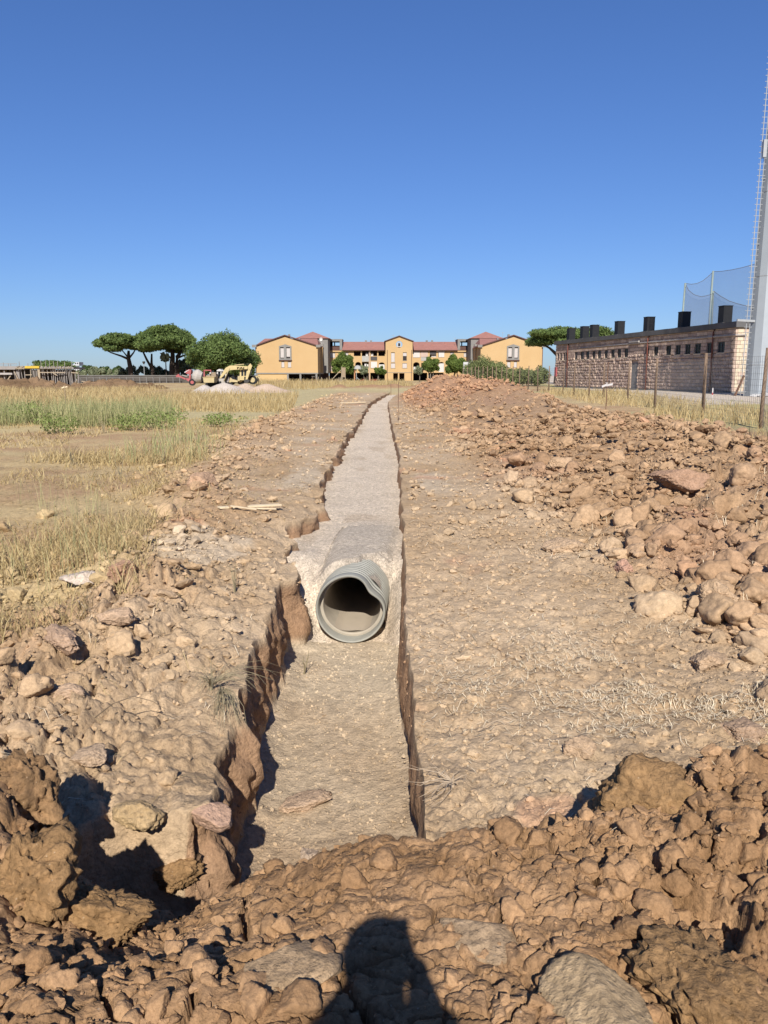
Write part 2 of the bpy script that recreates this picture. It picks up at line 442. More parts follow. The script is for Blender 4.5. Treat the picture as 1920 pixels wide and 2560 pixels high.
def leaf_mat(name, c1, c2, trans=.25, scale=1.5):
    m, N, L, b = newmat(name)
    b.inputs['Roughness'].default_value = .7; b.inputs['Specular IOR Level'].default_value = .2
    a = N.new('ShaderNodeAttribute'); a.attribute_name = 'Col'
    mx = N.new('ShaderNodeMix'); mx.data_type = 'RGBA'
    sx = N.new('ShaderNodeSeparateColor'); L.new(a.outputs['Color'], sx.inputs[0])
    L.new(sx.outputs[0], mx.inputs[0]); mx.inputs[6].default_value = (*c1, 1); mx.inputs[7].default_value = (*c2, 1)
    L.new(mx.outputs[2], b.inputs['Base Color'])
    tr = N.new('ShaderNodeBsdfTranslucent'); L.new(mx.outputs[2], tr.inputs['Color'])
    ms = N.new('ShaderNodeMixShader'); ms.inputs[0].default_value = trans
    out = N['Material Output']
    L.new(b.outputs[0], ms.inputs[1]); L.new(tr.outputs[0], ms.inputs[2]); L.new(ms.outputs[0], out.inputs['Surface'])
    return m

# ---------------------------------------------------------------- object helpers
def tag(o, label=None, cat=None, group=None, kind=None):
    if label: o['label'] = label
    if cat: o['category'] = cat
    if group: o['group'] = group
    if kind: o['kind'] = kind
    return o
def link(name, me, m=None, parent=None):
    o = bpy.data.objects.new(name, me); col.objects.link(o)
    if m is not None and me is not None: me.materials.append(m)
    if parent: o.parent = parent
    return o
def thing(name, loc, label, cat, group=None):
    o = bpy.data.objects.new(name, None); col.objects.link(o)
    o.location = loc; o.empty_display_size = .3
    return tag(o, label, cat, group)
def rootloc(p):
    l = Vector((0, 0, 0))
    while p: l += Vector(p.location); p = p.parent
    return l
class MB:
    def __init__(s): s.v = []; s.f = []
    def box(s, x0, x1, y0, y1, z0, z1):
        n = len(s.v)
        s.v += [(x0, y0, z0), (x1, y0, z0), (x1, y1, z0), (x0, y1, z0), (x0, y0, z1), (x1, y0, z1), (x1, y1, z1), (x0, y1, z1)]
        s.f += [tuple(n+i for i in q) for q in ((3, 2, 1, 0), (4, 5, 6, 7), (0, 1, 5, 4), (1, 2, 6, 5), (2, 3, 7, 6), (3, 0, 4, 7))]
        return s
    def obox(s, c, ux, uy, uz):
        """oriented box: centre and three half-axis vectors"""
        n = len(s.v); c = Vector(c); ux = Vector(ux); uy = Vector(uy); uz = Vector(uz)
        for k in (-1, 1):
            for (i, j) in ((-1, -1), (1, -1), (1, 1), (-1, 1)):
                s.v.append(tuple(c+ux*i+uy*j+uz*k))
        s.f += [tuple(n+i for i in q) for q in ((3, 2, 1, 0), (4, 5, 6, 7), (0, 1, 5, 4), (1, 2, 6, 5), (2, 3, 7, 6), (3, 0, 4, 7))]
        return s
    def bar(s, a, b, w, h=None, up=(0, 0, 1)):
        a = Vector(a); b = Vector(b); d = (b-a)
        if d.length < 1e-6: return s
        dn = d.normalized(); u = Vector(up)
        if abs(dn.dot(u)) > .97: u = Vector((0, 1, 0))
        sx = dn.cross(u).normalized(); sz = sx.cross(dn).normalized()
        return s.obox((a+b)/2, sx*w/2, dn*d.length/2, sz*(h or w)/2)
    def tube(s, pts, r, n=8, caps=True, taper=None):
        pts = [Vector(p) for p in pts]; base = len(s.v); up = Vector((0, 0, 1)); k = len(pts)
        rr = r if isinstance(r, (list, tuple)) else [r]*k
        for i, p in enumerate(pts):
            d = (pts[min(i+1, k-1)]-pts[max(i-1, 0)]).normalized()
            u = up if abs(d.dot(up)) < .95 else Vector((0, 1, 0))
            a = d.cross(u).normalized(); b = a.cross(d).normalized()
            for j in range(n):
                t = 2*math.pi*j/n
                s.v.append(tuple(p+(a*math.cos(t)+b*math.sin(t))*rr[i]))
        for i in range(k-1):
            for j in range(n):
                a0 = base+i*n+j; a1 = base+i*n+(j+1) % n
                s.f.append((a0, a1, a1+n, a0+n))
        if caps:
            s.f.append(tuple(base+j for j in range(n))[::-1]); s.f.append(tuple(base+(k-1)*n+j for j in range(n)))
        return s
    def prism(s, poly, y0, y1):
        """polygon in XZ extruded along Y"""
        n = len(s.v); k = len(poly)
        s.v += [(x, y0, z) for x, z in poly]+[(x, y1, z) for x, z in poly]
        s.f += [tuple(n+i for i in range(k)), tuple(n+k+i for i in range(k))[::-1]]
        for i in range(k):
            j = (i+1) % k; s.f.append((n+j, n+i, n+k+i, n+k+j))
        return s
    def quad(s, a, b, c, d):
        n = len(s.v); s.v += [tuple(a), tuple(b), tuple(c), tuple(d)]; s.f.append((n, n+1, n+2, n+3)); return s
    def poly(s, *p):
        n = len(s.v); s.v += [tuple(q) for q in p]; s.f.append(tuple(range(n, n+len(p)))); return s
    def build(s, name, m, parent=None, smooth=False, bevel=0):
        off = rootloc(parent) if parent else Vector((0, 0, 0))
        me = bpy.data.meshes.new(name)
        me.from_pydata([(v[0]-off.x, v[1]-off.y, v[2]-off.z) for v in s.v], [], s.f)
        bm = bmesh.new(); bm.from_mesh(me); bmesh.ops.recalc_face_normals(bm, faces=bm.faces)
        if bevel: bmesh.ops.bevel(bm, geom=list(bm.edges), offset=bevel, segments=1, affect='EDGES')
        bm.to_mesh(me); bm.free()
        if smooth: me.polygons.foreach_set('use_smooth', [True]*len(me.polygons))
        me.update()
        return link(name, me, m, parent)
def B(name, m, parent, x0, x1, y0, y1, z0, z1, label=None):
    o = MB().box(min(x0, x1), max(x0, x1), min(y0, y1), max(y0, y1), min(z0, z1), max(z0, z1)).build(name, m, parent)
    if label: o['label'] = label
    return o

# ---------------------------------------------------------------- ground, gravel bed
ground = link('ground', grid_mesh('ground', verts, NY, NX, Cg.reshape(-1, 3)), M['soil'])
tag(ground, 'dry brown earth with the open trench, field and spoil heap', None, None, 'structure')

def height(x, y, sp=None):
    x = np.atleast_1d(np.asarray(x, float)); y = np.atleast_1d(np.asarray(y, float))
    s = np.full(x.shape, .02) if sp is None else np.zeros(x.shape)+sp
    return terrain(x, y, s)
def hz(x, y): return float(height(x, y)[0][0])

def gravel_z(X, Y, cover=False):
    z = np.interp(Y, [7.7, 8.2, 8.62, 9.0, 9.5, 10.3, 12, 16, 26, 53, 80], [-.86, -.80, -.785, -.60, -.30, -.02, -.02, .0, .06, .2, .40])
    pc = -.375+(Y-8.62)*.061
    d = X-pc
    z = z+.26*ss(.36, .62, np.abs(d))*ss(8.2, 8.8, Y)*(1-ss(9.6, 10.4, Y))
    q = .55*ss(-.12, .26, d)
    cov = ss(8.88, 9.15, Y-q+.06*vnoise(X*7, Y*7, 208))
    top = .075*np.exp(-(d/.5)**4)
    z = z*(1-cov*np.exp(-(d/.52)**4))+top*cov*np.exp(-(d/.52)**4)
    z = z*(1-ss(10.4, 12.5, Y))+np.interp(Y, [7, 12, 16, 26, 53, 80], [-.02, -.02, .0, .06, .2, .40])*ss(10.4, 12.5, Y)
    z = z+.03*fbm(X*1.2, Y*.9, 3, 201)*ss(8.6, 10, Y)+.010*fbm(X*7, Y*7, 3, 202)
    r_ = .408; inside = (np.abs(d) < r_) & (Y > 8.60) & (Y < 11.6)
    h_ = np.sqrt(np.clip(r_*r_-d*d, 0, 1))
    if cover: return np.where(np.abs(d) < .365, np.maximum(z, -.375+np.sqrt(np.clip(.365**2-d*d, 0, 1))), z-.012)
    return np.where(inside, np.minimum(z, -.375-h_-.01), z)
gr = []
y = 7.7
while y < 79:
    gr.append(y); y += max(.02, .0024*y**1.2)
gr = np.array(gr); gnx = 110
gxl = trench_left(gr)-.14; gxr = trench_right(gr)+.10
GX = lin(gxl, gxr, gnx, True); GY = np.repeat(gr[:, None], gnx, 1)
GZ = gravel_z(GX, GY)
f1, f2, cid = worley(GX/.045, GY/.045, 205)
GZ = GZ+.012*(cid-.5)*(1-f1)*(GY < 16)
f1, f2, cid2 = worley(GX/.03, GY/.03, 215)
gc = np.stack([np.full(GX.shape, .56), np.full(GX.shape, .46), np.full(GX.shape, .35)], -1)*(1+.22*(cid-.5)+.10*fbm(GX*1.1, GY*1.1, 3, 206))[..., None]
dm = ss(.2, .6, fbm(GX*2, GY*.8, 3, 207)+.6*ss(8.9, 7.9, GY))[..., None]*.6
gc = gc*(1-dm)+np.array([.43, .33, .23])*dm
def gravel_mat(name, speck_scale=66):
    m = soil_mat(name, 'attr', 1.3, 'Position', .0, 1.6)
    N, L = m.node_tree.nodes, m.node_tree.links
    b = N['Principled BSDF']
    v = N.new('ShaderNodeTexVoronoi'); v.inputs['Scale'].default_value = speck_scale
    g = N.new('ShaderNodeNewGeometry'); L.new(g.outputs['Position'], v.inputs['Vector'])
    sx = N.new('ShaderNodeSeparateColor'); L.new(v.outputs['Color'], sx.inputs[0])
    mr = N.new('ShaderNodeMapRange'); mr.inputs['To Min'].default_value = .78; mr.inputs['To Max'].default_value = 1.22
    L.new(sx.outputs[0], mr.inputs['Value'])
    src = b.inputs['Base Color'].links[0].from_socket
    vm = N.new('ShaderNodeVectorMath'); vm.operation = 'SCALE'
    L.new(src, vm.inputs[0]); L.new(mr.outputs[0], vm.inputs['Scale']); L.new(vm.outputs[0], b.inputs['Base Color'])
    bp = N.new('ShaderNodeBump'); bp.inputs['Distance'].default_value = .007; bp.inputs['Strength'].default_value = .8
    bp.invert = True
    L.new(v.outputs['Distance'], bp.inputs['Height'])
    L.new(b.inputs['Normal'].links[0].from_socket, bp.inputs['Normal']); L.new(bp.outputs[0], b.inputs['Normal'])
    return m
M['gravel'] = gravel_mat('gravel')
cy_ = np.arange(8.86, 11.75, .022); cxn = 56
CY = np.repeat(cy_[:, None], cxn, 1); CX = -.375+(CY-8.62)*.061+np.linspace(-.56, .56, cxn)[None, :]
CX = np.clip(CX, trench_left(CY)-.1, trench_right(CY)+.08)
CZ = gravel_z(CX, CY, True)
qa = lambda ny, nx: (lambda idx: np.stack([idx[:-1, :-1], idx[:-1, 1:], idx[1:, 1:], idx[1:, :-1]], -1).reshape(-1, 4))(np.arange(ny*nx).reshape(ny, nx))
gvv = np.concatenate([np.stack([GX, GY, GZ], -1).reshape(-1, 3), np.stack([CX, CY, CZ], -1).reshape(-1, 3)])
gff = np.concatenate([qa(len(gr), gnx), qa(len(cy_), cxn)+GX.size])
ccv = np.array([.46, .385, .30])*(1+.12*vnoise(CX*40, CY*40, 209))[..., None]
gme = bpy.data.meshes.new('gravel_bed'); fast_mesh(gme, gvv, gff, 4, np.concatenate([gc.reshape(-1, 3), ccv.reshape(-1, 3)]))
gb = link('gravel_bed', gme, M['gravel'])
tag(gb, 'pale crushed gravel filling the trench behind the pipe', None, None, 'stuff')


# ---------------------------------------------------------------- drain pipe
M['pipe'] = mat('grey_plastic', (.40, .385, .325), .6, .12, 6, bump=.002, spec=.35)
M['pipe_in'] = mat('beige_plastic', (.52, .45, .35), .8, .12, 5, spec=.2)
M['sunlit_strip'] = mat('sunlit_beige', (.60, .50, .38), .9, .06, 3, spec=.1)  # paler beige: sunlight on the pipe bottom put into the colour
PX, PY, PR = -.375, 8.62, .40
PZ = -.375
YAW = R(3.5)
pipe = thing('drain_pipe', (PX, PY, PZ-PR), 'large grey corrugated drain pipe with a dented rim lying open in the trench', 'pipe')
def pipe_pt(a, y, r):
    """a: angle, 0 = right, 90 = top; dent at upper right near the mouth"""
    dent = .085*math.exp(-((a-R(42))/R(24))**2)*math.exp(-max(y, 0)/.55)
    rr = r-dent
    x = rr*math.cos(a); z = rr*math.sin(a)
    c, s = math.cos(YAW), math.sin(YAW)
    return (PX+x*c+y*s, PY-x*s+y*c, PZ+z)
def ringsurf(prof, n=96):
    mb = MB(); k = len(prof)
    for (y, r) in prof:
        for j in range(n): mb.v.append(pipe_pt(2*math.pi*j/n if j/n <= .75 else 2*math.pi*(j/n-1), y, r))
    for i in range(k-1):
        for j in range(n):
            a0 = i*n+j; a1 = i*n+(j+1) % n
            mb.f.append((a0, a1, a1+n, a0+n))
    return mb
prof = [(0, .385), (.006, .392), (.02, .396), (.10, .396), (.125, .396)]
yy = .125
for i in range(34):
    prof += [(yy+.003, .372), (yy+.030, .370), (yy+.036, .396), (yy+.044, .400), (yy+.068, .400), (yy+.075, .396)]
    yy += .078
ringsurf(prof).build('corrugated_shell', M['pipe'], pipe, True)
ringsurf([(0, .385), (.003, .374), (.01, .368), (.16, .362)]).build('socket_lining', M['pipe'], pipe, True)
ringsurf([(.16, .362), (.158, .350), (.155, .338), (.158, .329), (.17, .326), (.6, .324), (3.0, .324)]).build('inner_lining', M['pipe_in'], pipe, True)
ringsurf([(2.9, .40), (2.9, .002)]).build('far_end', M['pipe_in'], pipe)
mb = MB()     # pale strip standing in for the sunlit bottom of the lining
for i in range(12):
    yv = .172+i*.24
    for j in range(13):
        a = R(-90-40+80*j/12); p = pipe_pt(a if a > -math.pi else a, yv, .323)
        zz = max(p[2], PZ-.300+.004*math.sin(i*1.7+j))
        mb.v.append((p[0], p[1], zz))
for i in range(11):
    for j in range(12): mb.f.append((i*13+j, i*13+j+1, i*13+14+j, i*13+13+j))
mb.build('sunlit_strip', M['sunlit_strip'], pipe, True)

# ---------------------------------------------------------------- clods and stones
def rock_arrays(seed, sub, chis=12, flat=.8, amp=.12, fine=.05):
    rng = random.Random(seed)
    bm = bmesh.new(); bmesh.ops.create_icosphere(bm, subdivisions=sub, radius=1)
    v = np.array([w.co[:] for w in bm.verts]); f = np.array([[w.index for w in t.verts] for t in bm.faces]); bm.free()
    pl = []
    for k in range(chis):
        n = Vector((rng.gauss(0, 1), rng.gauss(0, 1), rng.gauss(0, 1))).normalized()
        pl.append((np.array(n), rng.uniform(.52, 1.0)))
    acc = 0
    for n, d in pl: acc = acc+np.maximum(v@n/d, 0)**34
    r = np.maximum(acc, .001)**(-1/34)
    r = np.minimum(r, 1.25)
    o = rng.uniform(0, 50)
    nn = np.array([mnoise.fractal(Vector(p)*1.6+Vector((o, o, 0)), .8, 2.1, 5)*amp+abs(mnoise.noise(Vector(p)*5+Vector((0, o, 0))))*fine+mnoise.fractal(Vector(p)*8+Vector((0, o, o)), .7, 2.0, 4)*fine*.9 for p in v])
    r = r*(1+nn)
    v = v*r[:, None]
    v[:, 2] *= flat
    v[:, 0] *= rng.uniform(.85, 1.4)
    return v.astype(np.float32), f
RS = .68
hi_rocks = []
for k in range(12):
    v, f = rock_arrays(100+k, 4 if k < 6 else 3, flat=random.uniform(.65, 1.0), amp=.11, fine=.10)
    me = bpy.data.meshes.new('clod_shape'); fast_mesh(me, v, f, 3); me.materials.append(M['clod']); hi_rocks.append(me)
lo2 = [rock_arrays(200+k, 2, flat=.8, amp=.2, fine=.1) for k in range(6)]
lo0 = [rock_arrays(400+k, 1, chis=7, flat=.8, amp=.2, fine=.1) for k in range(1)]
ico = np.array([[0, 0, 1]]+[[.894*math.cos(a), .894*math.sin(a), .447] for a in [k*1.2566 for k in range(5)]]+[[.894*math.cos(a), .894*math.sin(a), -.447] for a in [k*1.2566+.628 for k in range(5)]])
icf = np.array([[0, 1+k, 1+(k+1) % 5] for k in range(5)]+[[1+k, 6+k, 1+(k+1) % 5] for k in range(5)]+[[6+k, 6+(k+1) % 5, 1+(k+1) % 5] for k in range(5)])
lo0 = [(ico*np.random.default_rng(k).uniform(.65, 1.25, (11, 1)), icf) for k in range(8)]
lo1 = [rock_arrays(300+k, 1, chis=9, flat=.8, amp=.2, fine=.1) for k in range(8)]

rng = np.random.default_rng(11)
def scatter(n, x0, x1, y0, y1, smin, smax, power=2.4, cond=None):
    x = rng.uniform(x0, x1, n); y = rng.uniform(y0, y1, n)
    u = rng.uniform(0, 1, n)
    s = smin*(1-u*(1-(smax/smin)**(1-power)))**(1/(1-power))
    return np.stack([x, y, s], 1)
sets = []
sets.append(('heap', scatter(19000, 1.3, 9.0, 4.5, 26, .028, .26, 2.55)))
sets.append(('heap', scatter(4800, .5, 11, 20, 72, .06, .32, 2.5)))
sets.append(('heap', scatter(330, 2.2, 6.2, 5.0, 10, .09, .27, 2.2)))
sets.append(('left', scatter(3200, -4.4, -1.15, 3.6, 10, .018, .15, 2.7)))
sets.append(('berm', scatter(2200, -5.2, -1.5, 9, 34, .035, .20, 2.5)))
sets.append(('berm', scatter(900, -5.0, -1.3, 30, 70, .06, .2, 2.5)))
sets.append(('flat', scatter(2600, .35, 3.4, 3.6, 14, .012, .10, 2.7)))
sets.append(('flat', scatter(4500, .4, 3.0, 10, 45, .02, .13, 2.5)))
sets.append(('edge', scatter(500, -1.6, -.9, 4, 30, .02, .10, 2.6)))
sets.append(('tfloor', scatter(3200, -.95, .2, 4.2, 8.6, .005, .030, 2.3)))
sets.append(('mound', scatter(22000, -2.6, 2.8, 1.4, 4.0, .006, .080, 2.4)))
sets.append(('flat', scatter(13000, .22, 3.0, 3.6, 11, .006, .045, 2.1)))
sets.append(('left', scatter(6500, -4.6, -1.1, 3.6, 11, .008, .04, 2.3)))
sets.append(('heap', scatter(9000, 1.4, 9.5, 5, 22, .015, .05, 2.3)))
sets.append(('berm', scatter(4000, -5.2, -1.3, 9, 28, .014, .05, 2.3)))
P = []
for kind, a in sets:
    z, c, s, d = height(a[:, 0], a[:, 1])
    p = rng.uniform(0, 1, len(a))
    if kind == 'heap': keep = p < d['heap']*(.35+.75*ss(-.25, .3, fbm(a[:, 0]*.6, a[:, 1]*.6, 2, 900)))
    elif kind in ('left',): keep = (p < .16+.6*ss(-1.3, -2.4, a[:, 0]))
    elif kind == 'berm': keep = p < np.clip(d['berm']*1.4+.12, 0, 1)
    elif kind == 'flat': keep = p < .45
    elif kind == 'mound': keep = (d['mound'] > .6) & (p < .42+.9*ss(0, .4, fbm(a[:, 0]*1.1, a[:, 1]*1.1, 2, 901))) & (abs(a[:, 0]-.1) > .45*p-12*(a[:, 2] < .012))
    else: keep = p < .8
    if kind not in ('tfloor', 'mound'): keep &= (s < .02) & (d['mound'] < .4)
    P += [(kind, a[i, 0], a[i, 1], a[i, 2]*RS, z[i], c[i]) for i in np.nonzero(keep)[0]]
def screen(x, y, z):
    dep = y*cp-(z-H)*sp_
    return 384+800*x/dep, 512-800*((z-H)*cp+y*sp_)/dep, dep
scored = []
for q in P:
    sx, sy, dep = screen(q[1], q[2], q[4])
    vis = -10 < sx < 778 and sy < 1034
    scored.append((q[3]*1600/dep if vis else 0, q))
scored.sort(key=lambda t: -t[0])
LAB = {'heap': ('brown earth clod lying loose on the spoil heap right of the trench', 'loose clods on the right spoil heap'),
       'left': ('dry earth clod on the bank left of the open trench', 'clods on the near left bank'),
       'berm': ('crumbled clod in the low ridge left of the gravel trench', 'clods along the left ridge'),
       'flat': ('small clod on the flat bare strip right of the trench', 'small clods on the right strip'),
       'edge': ('crumb of earth at the left lip of the trench', 'crumbs along the trench lip'),
       'tfloor': ('crumb of earth on the bare trench floor', 'crumbs on the trench floor'),
       'mound': ('damp brown crumb on the cracked mound in the foreground', 'crumbs on the foreground mound')}
def place_clod(me, x, y, z, s, c, label, group=None, cat='earth clod', rot=None, sink=.25, name='earth_clod'):
    o = bpy.data.objects.new(name, me); col.objects.link(o)
    s3 = s if isinstance(s, (tuple, list)) else (s, s, s)
    o.location = (x, y, z+s3[2]*(.5-sink)); o.scale = s3
    o.rotation_euler = rot or (random.uniform(-.5, .5), random.uniform(-.5, .5), random.uniform(0, 6.28))
    o.color = (*[float(v) for v in c], 1)
    return tag(o, label, cat, group)
FORM = []
for me in hi_rocks:
    vv = np.array([v.co[:] for v in me.vertices]); d_ = vv.max(0)-vv.min(0)
    FORM.append('flat' if d_[2] < .62*max(d_[0], d_[1]) else 'long' if max(d_[0], d_[1]) > 1.3*min(d_[0], d_[1]) else 'chunky')
NIND = 275
for size, (kind, x, y, s, z, c) in scored[:NIND]:
    lb, gp = LAB[kind]
    lum = float(np.sum(c))/3; k = random.randrange(6) if size > 16 else random.randrange(12); fm = FORM[k]; shade = 'reddish' if c[0]/c[1] > 1.72 else ('pale' if lum > .275 else ('dark' if lum < .205 else 'brown'))
    sz = 'large' if size > 30 else ('middling' if size > 20 else 'small')
    if kind in ('left', 'berm', 'edge'):
        dist_ = 'beside the foreground mound' if y < 4.6 else 'by the dead weed' if y < 6 else 'short of the pipe' if y < 8 else 'abreast of the pipe' if y < 10 else 'near the wooden planks' if y < 17 else 'far beyond the planks'
        side_ = 'close to the trench' if x > -1.9 else 'midway to the field' if x > -2.8 else 'towards the field'
        lb = f'{fm} {sz} {shade} '+{'left': 'clod', 'berm': 'ridge clod', 'edge': 'trench lip crumb'}[kind]+f' {side_}, {dist_}, left bank'
    elif kind in ('heap', 'flat'):
        dist_ = 'nearest the camera' if y < 7 else 'abreast of the pipe' if y < 10.5 else 'just beyond the pipe' if y < 13 else 'beyond the planks' if y < 20 else 'at the far end'
        side_ = ('on the left foot' if x < 3.2 else 'on the flank' if x < 4.6 else 'on the slope')+' of the spoil heap' if kind == 'heap' else 'on the bare right strip'
        lb = f'{fm} {sz} {shade} clod {side_}, {dist_}'
    elif kind == 'mound':
        side_ = 'far left of the shadow' if x < -1 else 'left of the shadow' if x < -.35 else 'by the shadow' if x < .4 else 'right of the shadow' if x < 1 else 'far right of the shadow'
        lb = f'{fm} {sz} crumb on the mound, {side_}, '+('at the bottom edge' if y < 2.2 else 'halfway up' if y < 3 else 'near the mound top edge')
    cc = np.array(c)*random.uniform(.88, 1.12)
    place_clod(hi_rocks[k], x, y, z, s, cc, lb, gp)
def merge_rocks(items, bank, name, label):
    V, Fc, Cc = [], [], []; off = 0
    for size, (kind, x, y, s, z, c) in items:
        v, f = bank[random.randrange(len(bank))]
        a = random.uniform(0, 6.28); ca, sa = math.cos(a), math.sin(a)
        b = random.uniform(-.6, .6); cb, sb = math.cos(b), math.sin(b)
        w = v*s*np.array([1, 1, random.uniform(.7, 1)])
        w = np.stack([w[:, 0], w[:, 1]*cb-w[:, 2]*sb, w[:, 1]*sb+w[:, 2]*cb], 1)
        w = np.stack([w[:, 0]*ca-w[:, 1]*sa, w[:, 0]*sa+w[:, 1]*ca, w[:, 2]], 1)+np.array([x, y, z+s*(.05 if kind == 'mound' else .15)])
        V.append(w); Fc.append(f+off); off += len(v)
        Cc.append(np.repeat((np.array(c)*random.uniform(.86, 1.14))[None], len(v), 0))
    me = bpy.data.meshes.new(name); fast_mesh(me, np.concatenate(V), np.concatenate(Fc), 3, np.concatenate(Cc), False)
    return tag(link(name, me, M['clod_attr']), label, None, None, 'stuff')
rest = [t for t in scored[NIND:] if t[0] > .9]
merge_rocks([t for t in rest if t[0] > 8], lo2, 'loose_clods', 'loose crumbled earth clods too many to count')
merge_rocks([t for t in rest if 3.2 < t[0] <= 8], lo1, 'soil_crumbs', 'fine crumbs of dry soil strewn over the ground')
merge_rocks([t for t in rest if t[0] <= 3.2], lo0, 'soil_grit', 'grit and tiny crumbs of soil all over the ground')

def ray_hit(px, py):
    yy = np.exp(np.linspace(math.log(1.3), math.log(80), 900)); t = yy/(F*cp+(1280-py)*sp_)
    xx = (px-960)*t; zz = H+(-F*sp_+(1280-py)*cp)*t
    g = height(xx, yy)[0]; k = int(np.argmax(g >= zz))
    return float(xx[k]), float(yy[k])
# the blocks and stones one can point at
def special(px, py, zg, s, c, label, seed, cat='earth clod', flat=.8, rot=None, sink=.25, name='earth_clod', amp=.14, fine=.10):
    x, y = ray_hit(px, py)
    s = tuple(q*.62 for q in s)
    z0 = hz(x, y)
    v, f = rock_arrays(seed, 5, 12, flat, amp, fine)
    me = bpy.data.meshes.new(name); fast_mesh(me, v, f, 3); me.materials.append(M['clod_pos'])
    return place_clod(me, x, y, z0, s, c, label, None, cat, rot or (0, 0, seed*.7), sink, name)
special(1500, 2530, .42, (.20, .24, .12), (.40, .285, .165), 'large pale flat stone half buried at the bottom right of the mound', 901, 'stone', .7, None, .2, 'stone', .06, .03)
special(530, 2130, -.15, (.20, .17, .13), (.43, .275, .19), 'angular pinkish block beside the dark pit left of the trench end', 902, 'stone', .8, None, .1, 'stone', .06, .04)
special(745, 2020, -.7, (.24, .17, .11), (.43, .30, .20), 'broad flattened clod lying on the trench floor at its near left', 903)
special(770, 2150, -.6, (.13, .12, .09), (.47, .35, .25), 'pale chalky clod at the foot of the foreground mound', 904)
special(350, 2050, .0, (.20, .17, .17), (.40, .28, .15), 'ochre block standing left of the dark pit', 905, amp=.08)
special(230, 1905, .05, (.20, .14, .12), (.42, .30, .20), 'long grey brown clod on the near left bank above the brown lump', 906)
special(1450, 1885, .02, (.13, .12, .12), (.40, .28, .18), 'upright clod casting a dark gap on the flat right of the trench', 907)
special(1860, 1830, .15, (.22, .17, .11), (.33, .225, .15), 'dark brown slab like clod at the right frame edge', 908)
special(1790, 1500, .3, (.30, .26, .22), (.42, .29, .18), 'big squarish clod with a flat top near the right edge of the heap', 909)
special(1690, 1215, .45, (.52, .45, .36), (.34, .21, .135), 'largest reddish boulder of clay in the middle of the right heap', 910)
special(1400, 1170, .4, (.48, .32, .30), (.40, .27, .165), 'wide brown clod with undercut shadow on the left flank of the heap', 911)
special(1405, 1375, .3, (.32, .28, .24), (.43, .30, .19), 'rounded clod at the left foot of the right heap', 912)
special(1560, 1430, .25, (.27, .2, .19), (.44, .26, .18), 'reddish wedge shaped clod low on the right heap', 913)
special(300, 1440, .2, (.22, .20, .20), (.40, .24, .15), 'reddish square clod above the pale lime patch left of the trench', 914)
special(210, 1455, .2, (.34, .24, .16), (.50, .41, .33), 'pale grey stone like clod beside the reddish clod on the left ridge', 915)
special(290, 1560, .12, (.2, .15, .12), (.42, .29, .19), 'brown clod below the reddish one on the left ridge', 916)
special(1770, 1660, .25, (.24, .2, .2), (.40, .28, .18), 'tall block shaped clod right of the pale straw patch', 917)
special(505, 1215, .3, (.5, .35, .25), (.42, .27, .17), 'broad crumbling clod on the left ridge behind the wooden planks', 918)
special(150, 1610, .1, (.26, .2, .18), (.40, .27, .18), 'blocky clod at the left edge of the near left bank', 919)
special(170, 1735, .1, (.2, .14, .12), (.43, .30, .20), 'smooth rounded clod in the middle of the near left bank', 920)
special(1185, 2345, .35, (.19, .18, .07), (.33, .23, .14), 'smooth round lump in the mound right of the shadow', 921, sink=.45, amp=.05, fine=.02)
special(75, 2030, .35, (.30, .27, .27), (.25, .15, .075), 'tall crumbly dark brown lump rising at the left frame edge', 931, flat=1.1, amp=.3, fine=.16, sink=.3)
special(60, 2230, .3, (.26, .26, .30), (.26, .155, .072), 'dark brown lump below the tall one at the left frame edge', 932, flat=1.0, amp=.3, fine=.16, sink=.35)
special(255, 2300, .2, (.24, .20, .20), (.26, .155, .072), 'rough brown lump on the near lip of the dark pit', 933, amp=.28, fine=.15, sink=.35)
special(430, 2215, .05, (.17, .15, .17), (.26, .155, .072), 'knobbly brown lump on the pit lip left of the trench end', 934, amp=.25, fine=.14, sink=.3)
special(1600, 2010, .35, (.40, .28, .26), (.26, .155, .072), 'largest dark crumbly heap top on the mound at the right', 937, amp=.2, fine=.12, sink=.45)
special(1760, 2480, .5, (.26, .32, .16), (.26, .155, .072), 'large brown lump right of the pale flat stone', 938, amp=.25, fine=.2, sink=.55)
special(730, 2430, .4, (.2, .18, .09), (.34, .235, .14), 'broad smooth lump in the mound left of the shadow', 922, sink=.4, amp=.07, fine=.03)
# ---------------------------------------------------------------- grasses
def blades(name, label, X, Y, Hh, W, lean, colors_t, m, z=None, kind='stuff', curl=.4, flat=False):
    n = len(X)
    if z is None: z = height(X, Y, .3)[0]
    r = np.random.default_rng(n)
    ang = r.uniform(0, 2*np.pi, n); wdir = r.uniform(0, np.pi, n)
    dx, dy = np.cos(ang)*lean*Hh, np.sin(ang)*lean*Hh
    wx, wy = np.cos(wdir)*W/2, np.sin(wdir)*W/2
    b = np.stack([X, Y, z-.01], 1)
    w = np.stack([wx, wy, 0*wx], 1)
    m1 = b+np.stack([dx*.35, dy*.35, Hh*.55], 1)
    t = b+np.stack([dx, dy, Hh*np.sqrt(np.clip(1-lean**2*curl, .05, 1))], 1)
    V = np.stack([b-w, b+w, m1-w*.8, m1+w*.8, t], 1).reshape(-1, 3)
    i = np.arange(n)[:, None]*5
    Fc = np.concatenate([i+np.array([[0, 1, 3]]), i+np.array([[0, 3, 2]]), i+np.array([[2, 3, 4]])], 0)
    cc = np.repeat(np.stack([colors_t]*3, 1), 5, 0)
    me = bpy.data.meshes.new(name); fast_mesh(me, V, Fc, 3, cc, False)
    return tag(link(name, me, m), label, None, None, kind)
